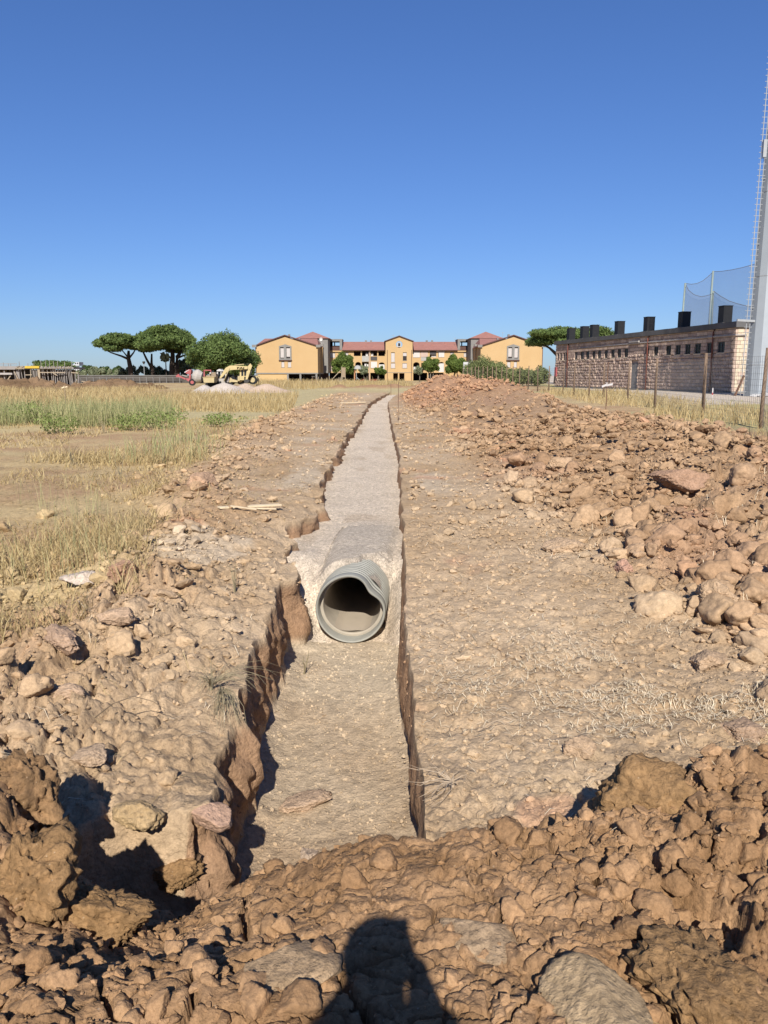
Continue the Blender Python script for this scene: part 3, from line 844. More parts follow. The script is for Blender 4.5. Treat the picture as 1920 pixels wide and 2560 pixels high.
M['straw'] = leaf_mat('straw', (.34, .24, .105), (.53, .42, .22), .3)
M['reed'] = leaf_mat('green_reed', (.19, .22, .085), (.46, .41, .21), .3)
M['weed'] = leaf_mat('weed_green', (.13, .18, .045), (.31, .35, .12), .3)
M['pale_root'] = leaf_mat('pale_root', (.48, .385, .25), (.72, .61, .44), .1)
r = np.random.default_rng(5)
def field_pts(n, x0, x1, y0, y1, cond):
    # density follows distance so that far grass is as thick as near grass looks
    y = y0*(y1/y0)**r.uniform(0, 1, n); x = x0+(x1-x0)*r.uniform(0, 1, n)
    x = x*1.0
    k = cond(x, y)
    return x[k], y[k]
def clump(X, Y, s, seed): return fbm(X*s, Y*s, 3, seed)
# tall straw in the field on the left
x, y = field_pts(60000, -60, 1, 40, 90, lambda x, y: (x < -.09*y-1.0-.0*x) & (x > -.56*y) & (clump(x, y, .12, 3)+.35*(x < -.2*y) > .05) & ~((y > 66) & (x > -24)))
blades('straw_grass', 'tall dry straw coloured grass across the left field', x, y, r.uniform(.25, .75, len(x))*(1+.3*clump(x, y, .3, 4)), .035+0*x, r.uniform(.1, .6, len(x)), r.uniform(0, 1, len(x)), M['straw'])
# short field stubble and litter
x, y = field_pts(60000, -28, -2.4, 6.5, 44, lambda x, y: (x < field_edge(y)+.1+.7*clump(x, y, .6, 6)) & (x > -.56*y-1) & (clump(x, y, .5, 5) > -.02))
blades('dry_stubble', 'short dry stubble and litter on the bare left field', x, y, r.uniform(.03, .20, len(x)), .004+.0009*y, r.uniform(.3, 1.1, len(x)), r.uniform(0, .9, len(x)), M['straw'])
x, y = field_pts(30000, -9, -2.2, 5.6, 19, lambda x, y: (x < field_edge(y)+.15+.6*clump(x, y, .9, 16)) & (x > -.56*y-1) & (clump(x, y, .55, 15) > -.25+.33*(y > 9)))
blades('dry_grass_tufts', 'tufts of dry bent grass at the edge of the left field', x, y, r.uniform(.10, .42, len(x)), .004+.0007*y, r.uniform(.3, 1.0, len(x)), r.uniform(.1, 1, len(x)), M['straw'])
# green reeds
x, y = field_pts(16000, -22, -5, 28.5, 38, lambda x, y: (x < -.25*y-.3+1.5*clump(x, y, .4, 22)) & (x > -.56*y) & (clump(x, y, .33, 21) > -.05))
blades('green_reeds', 'band of tall grey green reeds in the left field', x, y, r.uniform(.35, 1.0, len(x))*(1+.5*clump(x, y, .5, 24)), .018+0*x, r.uniform(.05, .5, len(x)), r.uniform(0, 1, len(x)), M['reed'])
x, y = field_pts(1000, -7.5, -3.9, 16, 25, lambda x, y: (np.abs(x+4.9+.03*(y-20)) < 1.2+clump(x, y, .8, 25)) & (clump(x, y, .6, 26) > -.1))
blades('green_reeds', 'thin patch of green reeds beside the left ridge', x, y, r.uniform(.3, .85, len(x)), .008+.0003*y, r.uniform(.05, .5, len(x)), r.uniform(.1, 1, len(x)), M['reed'])
x, y = field_pts(1000, -6, -2.7, 7.6, 14, lambda x, y: (np.abs(x+.43*y) < .9) & (clump(x, y, 1.3, 27) > .10))
blades('green_reeds', 'sparse green stems standing in the dry tufts at the left edge', x, y, r.uniform(.3, .75, len(x)), .0055+0*x, r.uniform(.05, .5, len(x)), r.uniform(.2, 1, len(x)), M['reed'])
# right strip by the fence
x, y = field_pts(30000, 6, 30, 17, 75, lambda x, y: (x > 9.3+.09*(y-20)+.6*clump(x, y, .5, 33)) & (x < 14.2+.16*(y-24)) & (clump(x, y, .3, 34) > -.3))
blades('straw_grass', 'dry golden grass along the wire fence on the right', x, y, r.uniform(.12, .62, len(x)), .012+.0004*y, r.uniform(.1, .7, len(x)), r.uniform(0, 1, len(x)), M['straw'])
x, y = field_pts(9000, 12, 34, 24, 50, lambda x, y: (x > 13+.12*(y-24)) & (clump(x, y, .25, 36) > 0))
blades('short_grass', 'short greenish grass between the fence and the road', x, y, r.uniform(.05, .2, len(x)), .02+0*x, r.uniform(.1, .8, len(x)), r.uniform(.3, 1, len(x)), M['reed'])
# scrub before the flats
x, y = field_pts(12000, -30, 4, 90, 175, lambda x, y: (clump(x, y, .15, 37) > 0) & (x > -.16*y))
blades('straw_grass', 'pale dry scrub on waste ground before the flats', x, y, r.uniform(.3, 1.1, len(x)), .06+0*x, r.uniform(.1, .6, len(x)), r.uniform(0, .9, len(x)), M['straw'])
# pale straw and roots lying on the soil
def litter(n, cx, cy, wx, wy, L0, L1, name, label, m, W=.0042, thr=-.1, seed=40, zoff=.008):
    x = cx+r.normal(0, 1, n)*wx; y = cy+r.normal(0, 1, n)*wy
    k = (clump(x, y, 1.4, seed) > thr) & ((x > trench_right(y)+.04) | (x < trench_left(y)-.04)); x = x[k]; y = y[k]; n = len(x)
    L = r.uniform(L0, L1, n); a = r.uniform(0, 2*np.pi, n)
    pts = []
    for t in (-.5, 0, .5):
        b = a+t*r.uniform(-.7, .7, n)
        xx = x+np.cos(b)*L*t; yy = y+np.sin(b)*L*t
        pts.append(np.stack([xx, yy, height(xx, yy, .02)[0]+zoff+r.uniform(0, .02, n)], 1))
    d = pts[2]-pts[0]; nrm = np.stack([-d[:, 1], d[:, 0], 0*d[:, 0]], 1); nrm /= np.linalg.norm(nrm, axis=1)[:, None]+1e-9
    w = nrm*(W*(.6+.25*y[:, None]*.4))/2
    V = np.stack([pts[0]-w*.6, pts[0]+w*.6, pts[1]-w, pts[1]+w, pts[2]-w*.4, pts[2]+w*.4], 1).reshape(-1, 3)
    i = np.arange(n)[:, None]*6
    Fc = np.concatenate([i+np.array([[0, 1, 3, 2]]), i+np.array([[2, 3, 5, 4]])], 0)
    t = r.uniform(0, 1, n); cc = np.repeat(np.stack([t]*3, 1), 6, 0)
    me = bpy.data.meshes.new(name); fast_mesh(me, V, Fc, 4, cc, False)
    return tag(link(name, me, m), label, None, None, 'stuff')
litter(7000, 2.2, 5.4, .80, .62, .02, .09, 'straw_litter', 'pale straw scattered on the flat right of the trench', M['pale_root'])
litter(1100, .75, 5.2, .32, .7, .02, .09, 'straw_litter', 'pale dead stalks by the right lip of the trench', M['pale_root'], thr=.05, seed=43)
litter(1400, 3.2, 10, 1.6, 2.6, .04, .22, 'straw_litter', 'straw caught among the clods at the foot of the right heap', M['pale_root'], thr=.12, seed=44)
litter(900, 1.5, 14, .7, 4.5, .05, .2, 'straw_litter', 'straw on the bare strip right of the gravel', M['pale_root'], thr=.08, seed=45)
litter(700, -2.1, 5.8, .8, 1.1, .03, .2, 'straw_litter', 'dead stalks on the near left bank', M['pale_root'], thr=.1, seed=46)
litter(2600, -3.0, 13, 1.0, 5, .05, .28, 'straw_litter', 'straw along the ridge left of the gravel', M['straw'], thr=.0, seed=47)
litter(6000, -6.5, 13, 2.6, 4, .05, .3, 'straw_litter', 'flattened straw over the left field', M['straw'], thr=-.25, seed=48)

def stalks(name, label, cat, base, n, L, spread, droop, rad, m, seed, group=None, dirn=(0, 0), zs=1.0, kink=.015):
    rg = random.Random(seed); mb = MB(); cols = []
    bx, by, bz = base
    for i in range(n):
        a = rg.uniform(0, 6.28); l = L*rg.uniform(.5, 1.15)
        ox, oy = rg.gauss(0, .004), rg.gauss(0, .004)
        dx = math.cos(a)*spread+dirn[0]; dy = math.sin(a)*spread+dirn[1]
        pts = []
        for k in range(5):
            t = k/4
            pts.append((bx+ox+dx*l*t+rg.gauss(0, kink)*t, by+oy+dy*l*t+rg.gauss(0, kink)*t, bz+zs*l*t*(1-droop*t)+rg.gauss(0, .01)*t))
        mb.tube(pts, [rad, rad*.9, rad*.75, rad*.55, rad*.25], 4, False)
    if n > 1: mb.tube([(bx, by, bz-.03), (bx, by, bz+.02)], [.012, .006], 6)
    o = mb.build(name, m, None)
    return tag(o, label, cat, group)
M['dead_stem'] = mat('dead_stem', (.40, .33, .20), .9, .3, 8)
M['root'] = mat('bare_root', (.56, .43, .30), .85, .2, 8)
M['dead_dark'] = mat('dark_twig', (.22, .16, .10), .9, .3, 8)
x, y, _ = on_z(560, 1760, 0)
x = float(trench_left(np.array([y]))[0])-.02
stalks('dead_weed', 'bundle of uprooted grey green stems hanging over the left trench lip', 'dead weed', (x-.10, y+.05, hz(x-.15, y)+.03), 60, .42, .30, 1.25, .0022, M['dead_stem'], 3, dirn=(.25, -.75))
stalks('dead_weed', 'flattened stems spread on the left bank behind the hanging bundle', 'dead weed', (x-.22, y+.25, hz(x-.22, y+.25)+.03), 60, .40, .8, .9, .0018, M['dead_stem'], 4, dirn=(.3, .1))
x, y, _ = on_z(1085, 1985, -.02)
stalks('root_tangle', 'pale tangle of bare roots sticking out over the right trench lip', 'roots', (x+.10, y, hz(x+.15, y)+.03), 13, .30, .75, .8, .0032, M['root'], 5, dirn=(-.2, -.1), zs=.32, kink=.035)
x, y, _ = on_z(1110, 1740, -.0)
stalks('root_tangle', 'small knot of pale roots above the root tangle at the right lip', 'roots', (x, y, hz(x, y)+.01), 18, .13, .85, .9, .0022, M['root'], 6, dirn=(0, 0), zs=.3, kink=.02)
x, y, _ = on_z(1275, 1840, 0)
stalks('fallen_twig', 'thin pale curved twig lying on the flat right of the trench', 'twig', (x-.2, y, hz(x, y)+.035), 1, .30, .02, .97, .0025, M['root'], 8, dirn=(1, -.1))
x, y, _ = on_z(1130, 1790, 0)
stalks('fallen_twig', 'thin dark twig leaning near the right trench lip', 'twig', (x, y, hz(x, y)+.01), 1, .22, .02, .3, .003, M['dead_dark'], 9, dirn=(-.5, -.2))
x, y, _ = on_z(260, 1820, .05)
stalks('fallen_twig', 'long brown stalk lying across the near left bank', 'twig', (x-.05, y, hz(x, y)+.06), 1, .62, .02, .95, .004, M['dead_dark'], 10, dirn=(1, .05))
for k, (px, py, h) in enumerate([(260, 1085, .8), (408, 1160, .55), (300, 1190, .5), (820, 1430, .3), (585, 1430, .35), (180, 1160, .6)]):
    x, y, _ = on_z(px, py, .3)
    lb = ['single tall dry stem rising from the green reeds', 'brown leafy stem at the edge of the left field', 'dry stem on the bare patch of the left field', 'small twig by the trench notch beyond the pipe', 'thin green stem on the pale lime patch', 'leaning dry weed left in the field'][k]
    if px == 820: x -= .25
    stalks('dry_weed', lb, 'weed', (x, y, hz(x, y)), 5, h, .22, .15, .003+.0003*y, M['dead_stem'], 20+k)

# small bushes of green weed in front of the reeds
def leaf_cloud(n, lobes, leaf, seed, shell=.55, flat=.0):
    """leaf-sized faces through the volume of several ellipsoid lobes"""
    rg = np.random.default_rng(seed)
    vol = np.array([(l[3]*l[4]*l[5])**.67 for l in lobes]); cnt = np.maximum((vol/vol.sum()*n).astype(int), 8)
    V, Cc = [], []
    for (cx, cy, cz, rx, ry, rz), k in zip(lobes, cnt):
        d = rg.normal(0, 1, (k, 3)); d /= np.linalg.norm(d, axis=1)[:, None]
        rad = (shell+(1-shell)*rg.uniform(0, 1, k)**.6)
        ph = rg.uniform(0, 10, 3)
        lump = 1+.13*np.sin(d[:, 0]*6+ph[0])*np.sin(d[:, 1]*6+ph[1])+.12*np.sin(d[:, 2]*7+ph[2])*np.sin(d[:, 0]*9+ph[1])
        rad = rad*lump
        c = d*rad[:, None]*np.array([rx, ry, rz])+np.array([cx, cy, cz])
        if flat: c[:, 2] = np.maximum(c[:, 2], cz-rz*flat+rg.uniform(0, .3, k)*rz)
        nrm = d*np.array([1/rx, 1/ry, 1/rz]); nrm /= np.linalg.norm(nrm, axis=1)[:, None]
        nrm = nrm+rg.normal(0, .75, (k, 3)); nrm /= np.linalg.norm(nrm, axis=1)[:, None]
        a = np.cross(nrm, rg.normal(0, 1, (k, 3))); a /= np.linalg.norm(a, axis=1)[:, None]
        b = np.cross(nrm, a)
        s = leaf*rg.uniform(.5, 1.2, k)[:, None]
        V.append(np.stack([c-a*s, c+b*s*.8, c+a*s*1.1-b*s*.25], 1))
        Cc.append(rg.uniform(0, 1, k)*.7+.3*(rg.uniform(0, 1)))
    V = np.concatenate(V).reshape(-1, 3); t = np.concatenate(Cc)
    Fc = np.arange(len(V)).reshape(-1, 3)
    return V, Fc, np.repeat(np.stack([t]*3, 1), 3, 0)
def leaf_obj(name, m, parent, n, lobes, leaf, seed, **kw):
    V, Fc, cc = leaf_cloud(int(n*1.7), lobes, leaf*.82, seed, **kw)
    off = np.array(rootloc(parent)[:]) if parent else np.zeros(3)
    me = bpy.data.meshes.new(name); fast_mesh(me, V-off, Fc, 3, cc, False)
    return link(name, me, m, parent)
for k, (px, py, w, h, lb) in enumerate([
        (318, 1072, .9, .7, 'bright green weed bush in the middle of the reeds'),
        (415, 1068, 1.1, .75, 'yellow green weed bush at the right end of the reeds'),
        (60, 1060, 1.2, .9, 'dark green weed bush in the reeds at the left edge'),
        (150, 1080, .8, .7, 'low green weed before the reeds on the left'),
        (545, 1065, 1.3, .5, 'low brown green weed patch before the mown field')]):
    x, y, _ = on_z(px, py, .4); z = hz(x, y)
    o = leaf_obj('weed_bush', M['weed'], None, 420, [(x+random.uniform(-w, w)*.5, y+random.uniform(-.4, .4), z+h*random.uniform(.3, .7), w*.4, .4, h*.4) for i in range(6)], .06, 60+k)
    tag(o, lb, 'weed')

# ---------------------------------------------------------------- planks, stakes
M['plank'] = mat('sawn_wood', (.95, .76, .50), .8, .12, 6)
M['plank2'] = mat('weathered_wood', (.40, .30, .20), .9, .2, 5)
M['rust'] = mat('rusty_steel', (.22, .12, .075), .8, .25, 6)
def plank(pa, pb, z, w, t, label, name='wooden_plank', tilt=.02, m=None):
    a = on_z(*pa, z); b = on_z(*pb, z)
    za = hz(a[0], a[1])+.05; zb = hz(b[0], b[1])+.05+tilt
    o = MB().bar((a[0], a[1], za), (b[0], b[1], zb), w, t).build(name, m or M['plank'], None, bevel=.003)
    return tag(o, label, 'plank')
plank((548, 1292), (701, 1276), .26, .11, .025, 'wide pale plank lying on the soil left of the gravel')
plank((572, 1284), (690, 1273), .30, .035, .02, 'narrow pale batten lying on top of the wide plank', tilt=.05)
plank((578, 1290), (640, 1284), .29, .05, .02, 'short pale offcut beside the wide plank on the left', tilt=.03)
plank((853, 1012), (912, 1010), .45, .16, .06, 'thin board lying across the left bank far down the trench')
def stake(px, ytop, ybot, Y, r_, label, m, ribbon=None):
    a = at(px, ybot, Y); z0 = hz(a[0], Y); top = zat(ytop, Y)
    t = thing('survey_stake', (a[0], Y, z0-.05), label, 'stake')
    MB().tube([(a[0], Y, z0-.08), (a[0]+.02, Y, top)], r_, 6).build('rod', m, t)
    rs = .6 if px < 400 else 1.0
    if ribbon:
        zz = zat(ribbon, Y)
        mb = MB(); mb.box(a[0]-.02, a[0]+.02, Y-.02, Y+.02, zz-.06, zz+.06)
        mb.obox((a[0]+.12, Y, zz-.01), (.12, 0, .02), (0, .004, 0), (-.004, 0, .03)); mb.obox((a[0]-.1, Y, zz-.04), (.10, 0, .03), (0, .004, 0), (-.008, 0, .03))
        mb.v = [(a[0]+(v[0]-a[0])*rs, v[1], zz+(v[2]-zz)*rs*1.3) for v in mb.v]
        mb.build('ribbon', M['tape'] if px > 400 else M['plank'], t)
M['tape'] = mat('white_tape', (.72, .68, .66), .5, .1, 5)
M['redtape'] = mat('red_tape', (.55, .12, .12), .5, .1, 5)
stake(995, 955, 1072, 33, .012, 'thin rusty steel rod standing right of the gravel trench', M['rust'])
stake(977, 958, 985, 75, .02, 'rusty stake at the far end of the trench', M['rust'])
stake(1513, 905, 1050, 33, .018, 'thin rod with white ribbon tied to it behind the heap', M['rust'], 961)
stake(168, 963, 1080, 36, .016, 'thin stake with a pale rag tied on in the left field', M['plank2'], 967)

# ---------------------------------------------------------------- wire fence
M['post'] = mat('fence_post_wood', (.27, .185, .125), .9, .3, 5, bump=.006)
M['wire'] = mat('galvanised_wire', (.30, .29, .28), .5, .1, 5, metal=.5)
fence = thing('wire_fence', (11.3, 23.9, .6), 'long fence of weathered wooden posts and wire mesh between heap and road', 'fence')
fp = []
for px, Y in [(1989, 18.8), (1911, 23.9), (1763, 29.6), (1641, 39.0), (1572, 48), (1511, 53), (1475, 56), (1436, 60), (1409, 66), (1373, 71), (1345, 77), (1321, 82), (1299, 85), (1282, 87), (1267, 88), (1254, 89), (1241, 90), (1231, 91), (1219, 92), (1207, 93), (1197, 94), (1188, 95), (1179, 96), (1168, 98), (1157, 100)]:
    fp.append((xat(px, Y), Y))
tops = []
for i, (fx, fy) in enumerate(fp):
    z0 = hz(fx, fy)
    h = 2.35 if i < 11 else 2.5
    lean = random.uniform(-.05, .05)
    if i == 1: lean = .04
    rr = .064 if i < 6 else .055
    MB().tube([(fx, fy, z0-.4), (fx+lean*.3, fy, z0+h*.4), (fx+lean, fy, z0+h)], [rr*1.05, rr, rr*.85], 8).build('post', M['post'], fence, True)
    tops.append((fx, fy, z0, h, lean))
for i in range(len(tops)-1):
    a, b = tops[i], tops[i+1]; mb = MB(); w = .005 if i < 3 else .004
    for k in range(13):
        t = k/12
        za, zb = a[2]+a[3]*.88*t+.05, b[2]+b[3]*.88*t+.05
        mb.bar((a[0]+a[4]*t, a[1]-.07, za), (b[0]+b[4]*t, b[1]-.07, zb), w)
    n = int(math.dist(a[:2], b[:2])/(.16 if i < 3 else .3))
    for k in range(1, n):
        t = k/n
        p = (a[0]*(1-t)+b[0]*t, a[1]*(1-t)+b[1]*t-.07)
        za = a[2]*(1-t)+b[2]*t; hh = a[3]*(1-t)+b[3]*t
        mb.bar((p[0], p[1], za+.05), (p[0], p[1], za+hh*.88+.05), w)
    mb.build('wire_mesh', M['wire'], fence)

t = thing('marker_post', (*on_z(1780, 1000, .62)[:2], .6), 'small white and red marker post beside the road', 'marker')
x, y = t.location.x, t.location.y
MB().tube([(x, y, .5), (x, y, .95)], .045, 8).build('lower_band', M['tape'], t)
MB().tube([(x, y, .95), (x, y, 1.1)], .046, 8).build('red_band', M['redtape'], t)
MB().tube([(x, y, 1.1), (x, y, 1.4)], .045, 8).build('upper_band', M['tape'], t)
# ---------------------------------------------------------------- stone service building on the right
M['stone_rough'] = mat('rough_red_stone', (.70, .515, .415), .95, .3, 1.1, bump=.03, bscale=9, coords='Object', rgb2=(.49, .35, .285))
M['stone_pale'] = mat('pale_tuff_stone', (.95, .80, .59), .95, .2, 1.3, bump=.01, bscale=12, rgb2=(.78, .63, .45))
M['stone_pink'] = mat('pink_tuff_stone', (.80, .60, .46), .95, .2, 1.3, bump=.01, bscale=12)
M['stone_brown'] = mat('brown_red_stone', (.60, .44, .34), .95, .25, 1.1, bump=.03, bscale=9)
M['mortar'] = mat('mortar', (.56, .44, .36), .95, .1, 2)
M['concrete'] = mat('concrete_grey', (.27, .26, .25), .9, .15, .8)
M['concrete_dark'] = mat('weathered_concrete', (.155, .15, .148), .9, .2, .6)
M['black_metal'] = mat('black_flue_metal', (.018, .018, .020), .6, .2, 3)
M['dark_glass'] = mat('dark_glass', (.03, .032, .036), .15, .1, 3, spec=.5)
M['redpipe'] = mat('red_brown_downpipe', (.26, .09, .065), .7, .2, 3)
M['whitepipe'] = mat('pale_conduit', (.52, .47, .43), .7, .1, 3)
C0 = Vector((30.1, 70.0, 0)); dU = Vector((-.1667, .986, 0)); dW = Vector((.986, .1667, 0))
ZB = .6
def W3(u, w, z): p = C0+dU*u+dW*w; return Vector((p.x, p.y, z))
def upx(px):
    k = (px-960)/2000*1.0
    return (C0.x-C0.y*k)/(.1667+.986*k)
sb = thing('stone_building', (C0.x, C0.y, ZB), 'low flat roofed red stone building with small square windows and black roof flues', 'building')
def LB(name, m, u0, u1, w0, w1, z0, z1, parent=sb):
    c = W3((u0+u1)/2, (w0+w1)/2, (z0+z1)/2)
    return MB().obox(c, dU*(u1-u0)/2, dW*(w1-w0)/2, (0, 0, (z1-z0)/2)).build(name, m, parent)
LEN, WID = 41.0, 14.0
LB('wall_core', M['mortar'], .16, LEN, .16, WID, ZB-.5, 6.25)
LB('cornice', M['concrete_dark'], -.22, LEN+.2, -.22, WID, 6.27, 6.75)
LB('plinth', M['concrete'], -.04, LEN, -.04, WID, ZB-.3, ZB+.22)
wins = [(1250, 1300), (1175, 1215), (1090, 1132), (1022, 1060), (955, 992), (890, 925), (805, 835), (745, 770),
        (598, 625), (550, 575), (505, 530), (460, 482), (412, 435), (375, 395), (330, 353), (292, 315), (250, 270),
        (190, 203), (170, 183), (148, 160), (128, 140)]
wu = []
for a, b in wins:
    ua, ub = upx(1340+b*.3496), upx(1340+a*.3496); wu.append((ua, ub))
ZW0, ZW1 = 4.2, 5.12
du0, du1 = upx(1340+700*.3496), upx(1340+652*.3496)
for ua, ub in wu:
    w = LB('window', M['dark_glass'], ua+.05, ub-.05, .125, .155, ZW0+.05, ZW1-.05)
    mb = MB()
    for (a0, a1, z0, z1) in ((ua, ua+.06, ZW0, ZW1), (ub-.06, ub, ZW0, ZW1), (ua+.06, ub-.06, ZW1-.06, ZW1), (ua+.06, ub-.06, ZW0, ZW0+.06), ((ua+ub)/2-.025, (ua+ub)/2+.025, ZW0+.06, ZW1-.06)):
        mb.obox(W3((a0+a1)/2, .115, (z0+z1)/2), dU*(a1-a0)/2, dW*.035, (0, 0, (z1-z0)/2))
    mb.build('frame', M['concrete_dark'], w)
    LB('sill', M['stone_pale'], ua-.08, ub+.08, -.05, .12, ZW0-.09, ZW0-.002)
dr = LB('door', M['concrete'], du0, du1, .08, .155, ZB+.22, ZB+2.9)
LB('handle', M['black_metal'], du0+.12, du0+.2, .03, .078, ZB+1.5, ZB+1.62, dr)
rg = random.Random(4)
blocks_ind = []; mbs = {'a': MB(), 'b': MB(), 'c': MB()}
ch = .332
def add_block(face, a0, a1, z0, z1, rough, key, ind):
    g = .014; a0 += g; a1 -= g; z0 += g; z1 -= g
    if a1-a0 < .05: return
    pr = rg.uniform(.0, .075) if rough else rg.uniform(0, .008)
    if face == 'long': P3 = lambda a, d, z: W3(a, d, z)
    else: P3 = lambda a, d, z: W3(d, a, z)
    mb = MB() if ind else mbs[key]
    n = len(mb.v); am, zm = (a0+a1)/2, (z0+z1)/2
    bl = .05 if rough else .012
    j = (lambda: rg.uniform(-.035, .035)) if rough else (lambda: 0)
    back = [P3(a, .17, z) for a, z in ((a0, z0), (a1, z0), (a1, z1), (a0, z1))]
    mid = [P3(a, -.0, z) for a, z in ((a0, z0), (a1, z0), (a1, z1), (a0, z1))]
    fr = [P3(a, -pr+j()*.8, z) for a, z in ((a0+bl, z0+bl), (a1-bl, z0+bl), (a1-bl, z1-bl), (a0+bl, z1-bl))]
    c = P3(am+j()*3, -pr-(rg.uniform(.0, .05) if rough else 0), zm+j())
    mb.v += [tuple(p) for p in back+mid+fr+[c]]
    for i in range(4):
        k = (i+1) % 4
        mb.f.append((n+i, n+k, n+4+k, n+4+i)); mb.f.append((n+4+i, n+4+k, n+8+k, n+8+i)); mb.f.append((n+8+i, n+8+k, n+12))
    if ind: mb.build('stone_block', {'a': M['stone_rough'], 'b': M['stone_brown'], 'c': M['stone_pale'], 'd': M['stone_pink']}[key], sb)
mbs['d'] = MB(); nind = 0
row = 0; z = ZB+.225
while z < 6.2:
    z1 = min(z+ch, 6.265)
    a = -.0-(row % 2)*.27+.172
    a = .002+(0 if row % 2 else 0)
    first = True
    while a < LEN-.2:
        L_ = rg.choice([.42, .52, .60, .66]); b = min(a+L_, LEN)
        segs = [(a, b)]
        if z1 > ZW0-.02 and z < ZW1+.02:
            for ua, ub in wu:
                segs = [q for s_ in segs for q in ([s_] if (s_[1] <= ua or s_[0] >= ub) else [(s_[0], min(s_[1], ua)), (max(s_[0], ub), s_[1])]) if q[1]-q[0] > .04]
        if z < ZB+2.9:
            segs = [q for s_ in segs for q in ([s_] if (s_[1] <= du0 or s_[0] >= du1) else [(s_[0], min(s_[1], du0)), (max(s_[0], du1), s_[1])]) if q[1]-q[0] > .04]
        for s0, s1 in segs:
            rough = z < 4.25
            key = rg.choice('aaabbd') if rough else rg.choice('aabdd')
            ind = s0 < 6.2 and nind < 190
            if ind: nind += 1
            add_block('long', s0, s1, z, z1, rough, key, ind)
        a = b
    a = .172+(row % 2)*.0; off = (row % 2)*.28
    a = .172
    while a < 9:
        L_ = .30+.28*((row % 2) if a < .2 else 1); b = a+L_
        key = rg.choice('cccdcd' if z > 1.5 else 'dcda')
        ind = a < 2.6 and nind < 290
        if ind: nind += 1
        add_block('end', a, b, z, z1, False, key, ind)
        a = b
    z += ch; row += 1
for k, m in (('a', 'stone_rough'), ('b', 'stone_brown'), ('c', 'stone_pale'), ('d', 'stone_pink')):
    if mbs[k].v:
        o = mbs[k].build('stone_blocks', M[m], sb); o['kind'] = 'stuff'
for c in (1225, 770, 210):
    u = upx(1340+c*.3496)
    MB().tube([W3(u, -.16, ZB), W3(u, -.16, 6.0), W3(u, -.05, 6.25)], .07, 8).build('downpipe', M['redpipe'], sb, True)
MB().tube([W3(-.16, .9, 5.62), W3(-.16, -.16, 5.62), W3(12, -.16, 5.60), W3(17, -.16, 5.60), W3(33, -.16, 5.55)], .06, 6).build('conduit', M['whitepipe'], sb, True)
LB('lamp', M['whitepipe'], upx(1588), upx(1565), -.28, -.10, 5.70, 5.86)
LB('wall_sign', M['redtape'], LEN-.9, LEN-.3, -.22, -.08, 2.1, 3.3)
for (c0, c1) in ((1160, 1260), (888, 978), (655, 735), (458, 532), (290, 358), (226, 289), (135, 195)):
    uc = upx(1340+(c0+c1)/2*.3496); s_ = .43
    t = thing('roof_flue', tuple(W3(uc, 1.1, 6.75)), 'x', 'flue', 'black flues on the stone building roof')
    t['_c'] = c0
    LB('casing', M['black_metal'], uc-s_, uc+s_, 1.1-s_, 1.1+s_, 6.86, 8.3, t)
    LB('flashing', M['concrete_dark'], uc-s_-.14, uc+s_+.14, 1.1-s_-.14, 1.1+s_+.14, 6.75, 6.86, t)
    LB('rim', M['black_metal'], uc-s_-.03, uc+s_+.03, 1.1-s_-.03, 1.1+s_+.03, 8.3, 8.36, t)
    names = {1160: 'nearest and largest black box flue, in front of the green net mast', 888: 'second black box flue from the near corner of the roof', 655: 'third black box flue from the near corner, middle of the roof', 458: 'lone black box flue with sky behind, right of the pine crown', 290: 'right one of the two touching black box flues before the pine', 226: 'left one of the two touching black box flues before the pine', 135: 'farthest black box flue at the far end of the stone roof'}
    t['label'] = names[c0]; del t['_c']
for c in (1345, 1100, 820):
    u = upx(1340+c*.3496)
    LB('roof_hatch', M['black_metal'], u-.6, u+.6, .8, 1.8, 6.75, 6.87)

# ---------------------------------------------------------------- floodlight mast
M['galv'] = mat('galvanised_steel', (.46, .50, .53), .55, .06, .7, metal=.15, spec=.4)
M['galv2'] = mat('galvanised_rail', (.50, .51, .51), .5, .08, 2, metal=.3)
PXc, PYc = 28.78, 62.0
mast = thing('floodlight_mast', (PXc, PYc, .6), 'tall pale grey faceted steel mast with a climbing ladder at the right edge', 'mast')
def rad(z): return 1.13-.0125*(z-.6)
mb = MB()
mb.tube([(PXc, PYc, .3), (PXc, PYc, 38)], [rad(.3), rad(38)], 12)
mb.build('shaft', M['galv'], mast)
MB().tube([(PXc, PYc, .2), (PXc, PYc, .62)], [1.5, 1.45], 12).build('base_plate', M['concrete'], mast)
for z in (3.0, 9.5, 15.5, 20.6, 26, 31.5, 37):
    MB().tube([(PXc, PYc, z-.03), (PXc, PYc, z+.03)], rad(z)+.02, 12).build('joint_ring', M['galv2'], mast)
lad = MB(); lx = lambda z: PXc-rad(z)-.30
for dx in (-.13, .13):
    lad.tube([(lx(z)+dx, PYc-.25, z) for z in (.6, 12, 25, 38)], .035, 6)
ld = lad.build('ladder', M['galv2'], mast)
z = 1.0; r0 = None
while z < 38:
    if r0 is None: r0 = MB().bar((lx(z)-.30, PYc-.25, z), (lx(z)+.30, PYc-.25, z), .03).build('rung', M['galv2'], ld); zr0 = z
    else:
        rr_ = bpy.data.objects.new('rung', r0.data); col.objects.link(rr_); rr_.parent = ld; rr_.location = (lx(z)-lx(zr0), 0, z-zr0)
    z += .40
mb = MB(); z = 2.6
while z < 38:
    mb.bar((lx(z), PYc-.25, z), (lx(z)+.75, PYc-.1, z+.02), .05); z += 4.6
mb.build('bracket', M['galv2'], mast)
MB().box(PXc-1.35, PXc-1.1, PYc-.6, PYc-.4, 17.8, 19.0).build('cable_box', M['galv2'], mast)
MB().bar((lx(6)-.9, PYc-.35, 6.3), (lx(6)+1.0, PYc-.35, 6.2), .16).build('cross_arm', M['galv2'], mast)
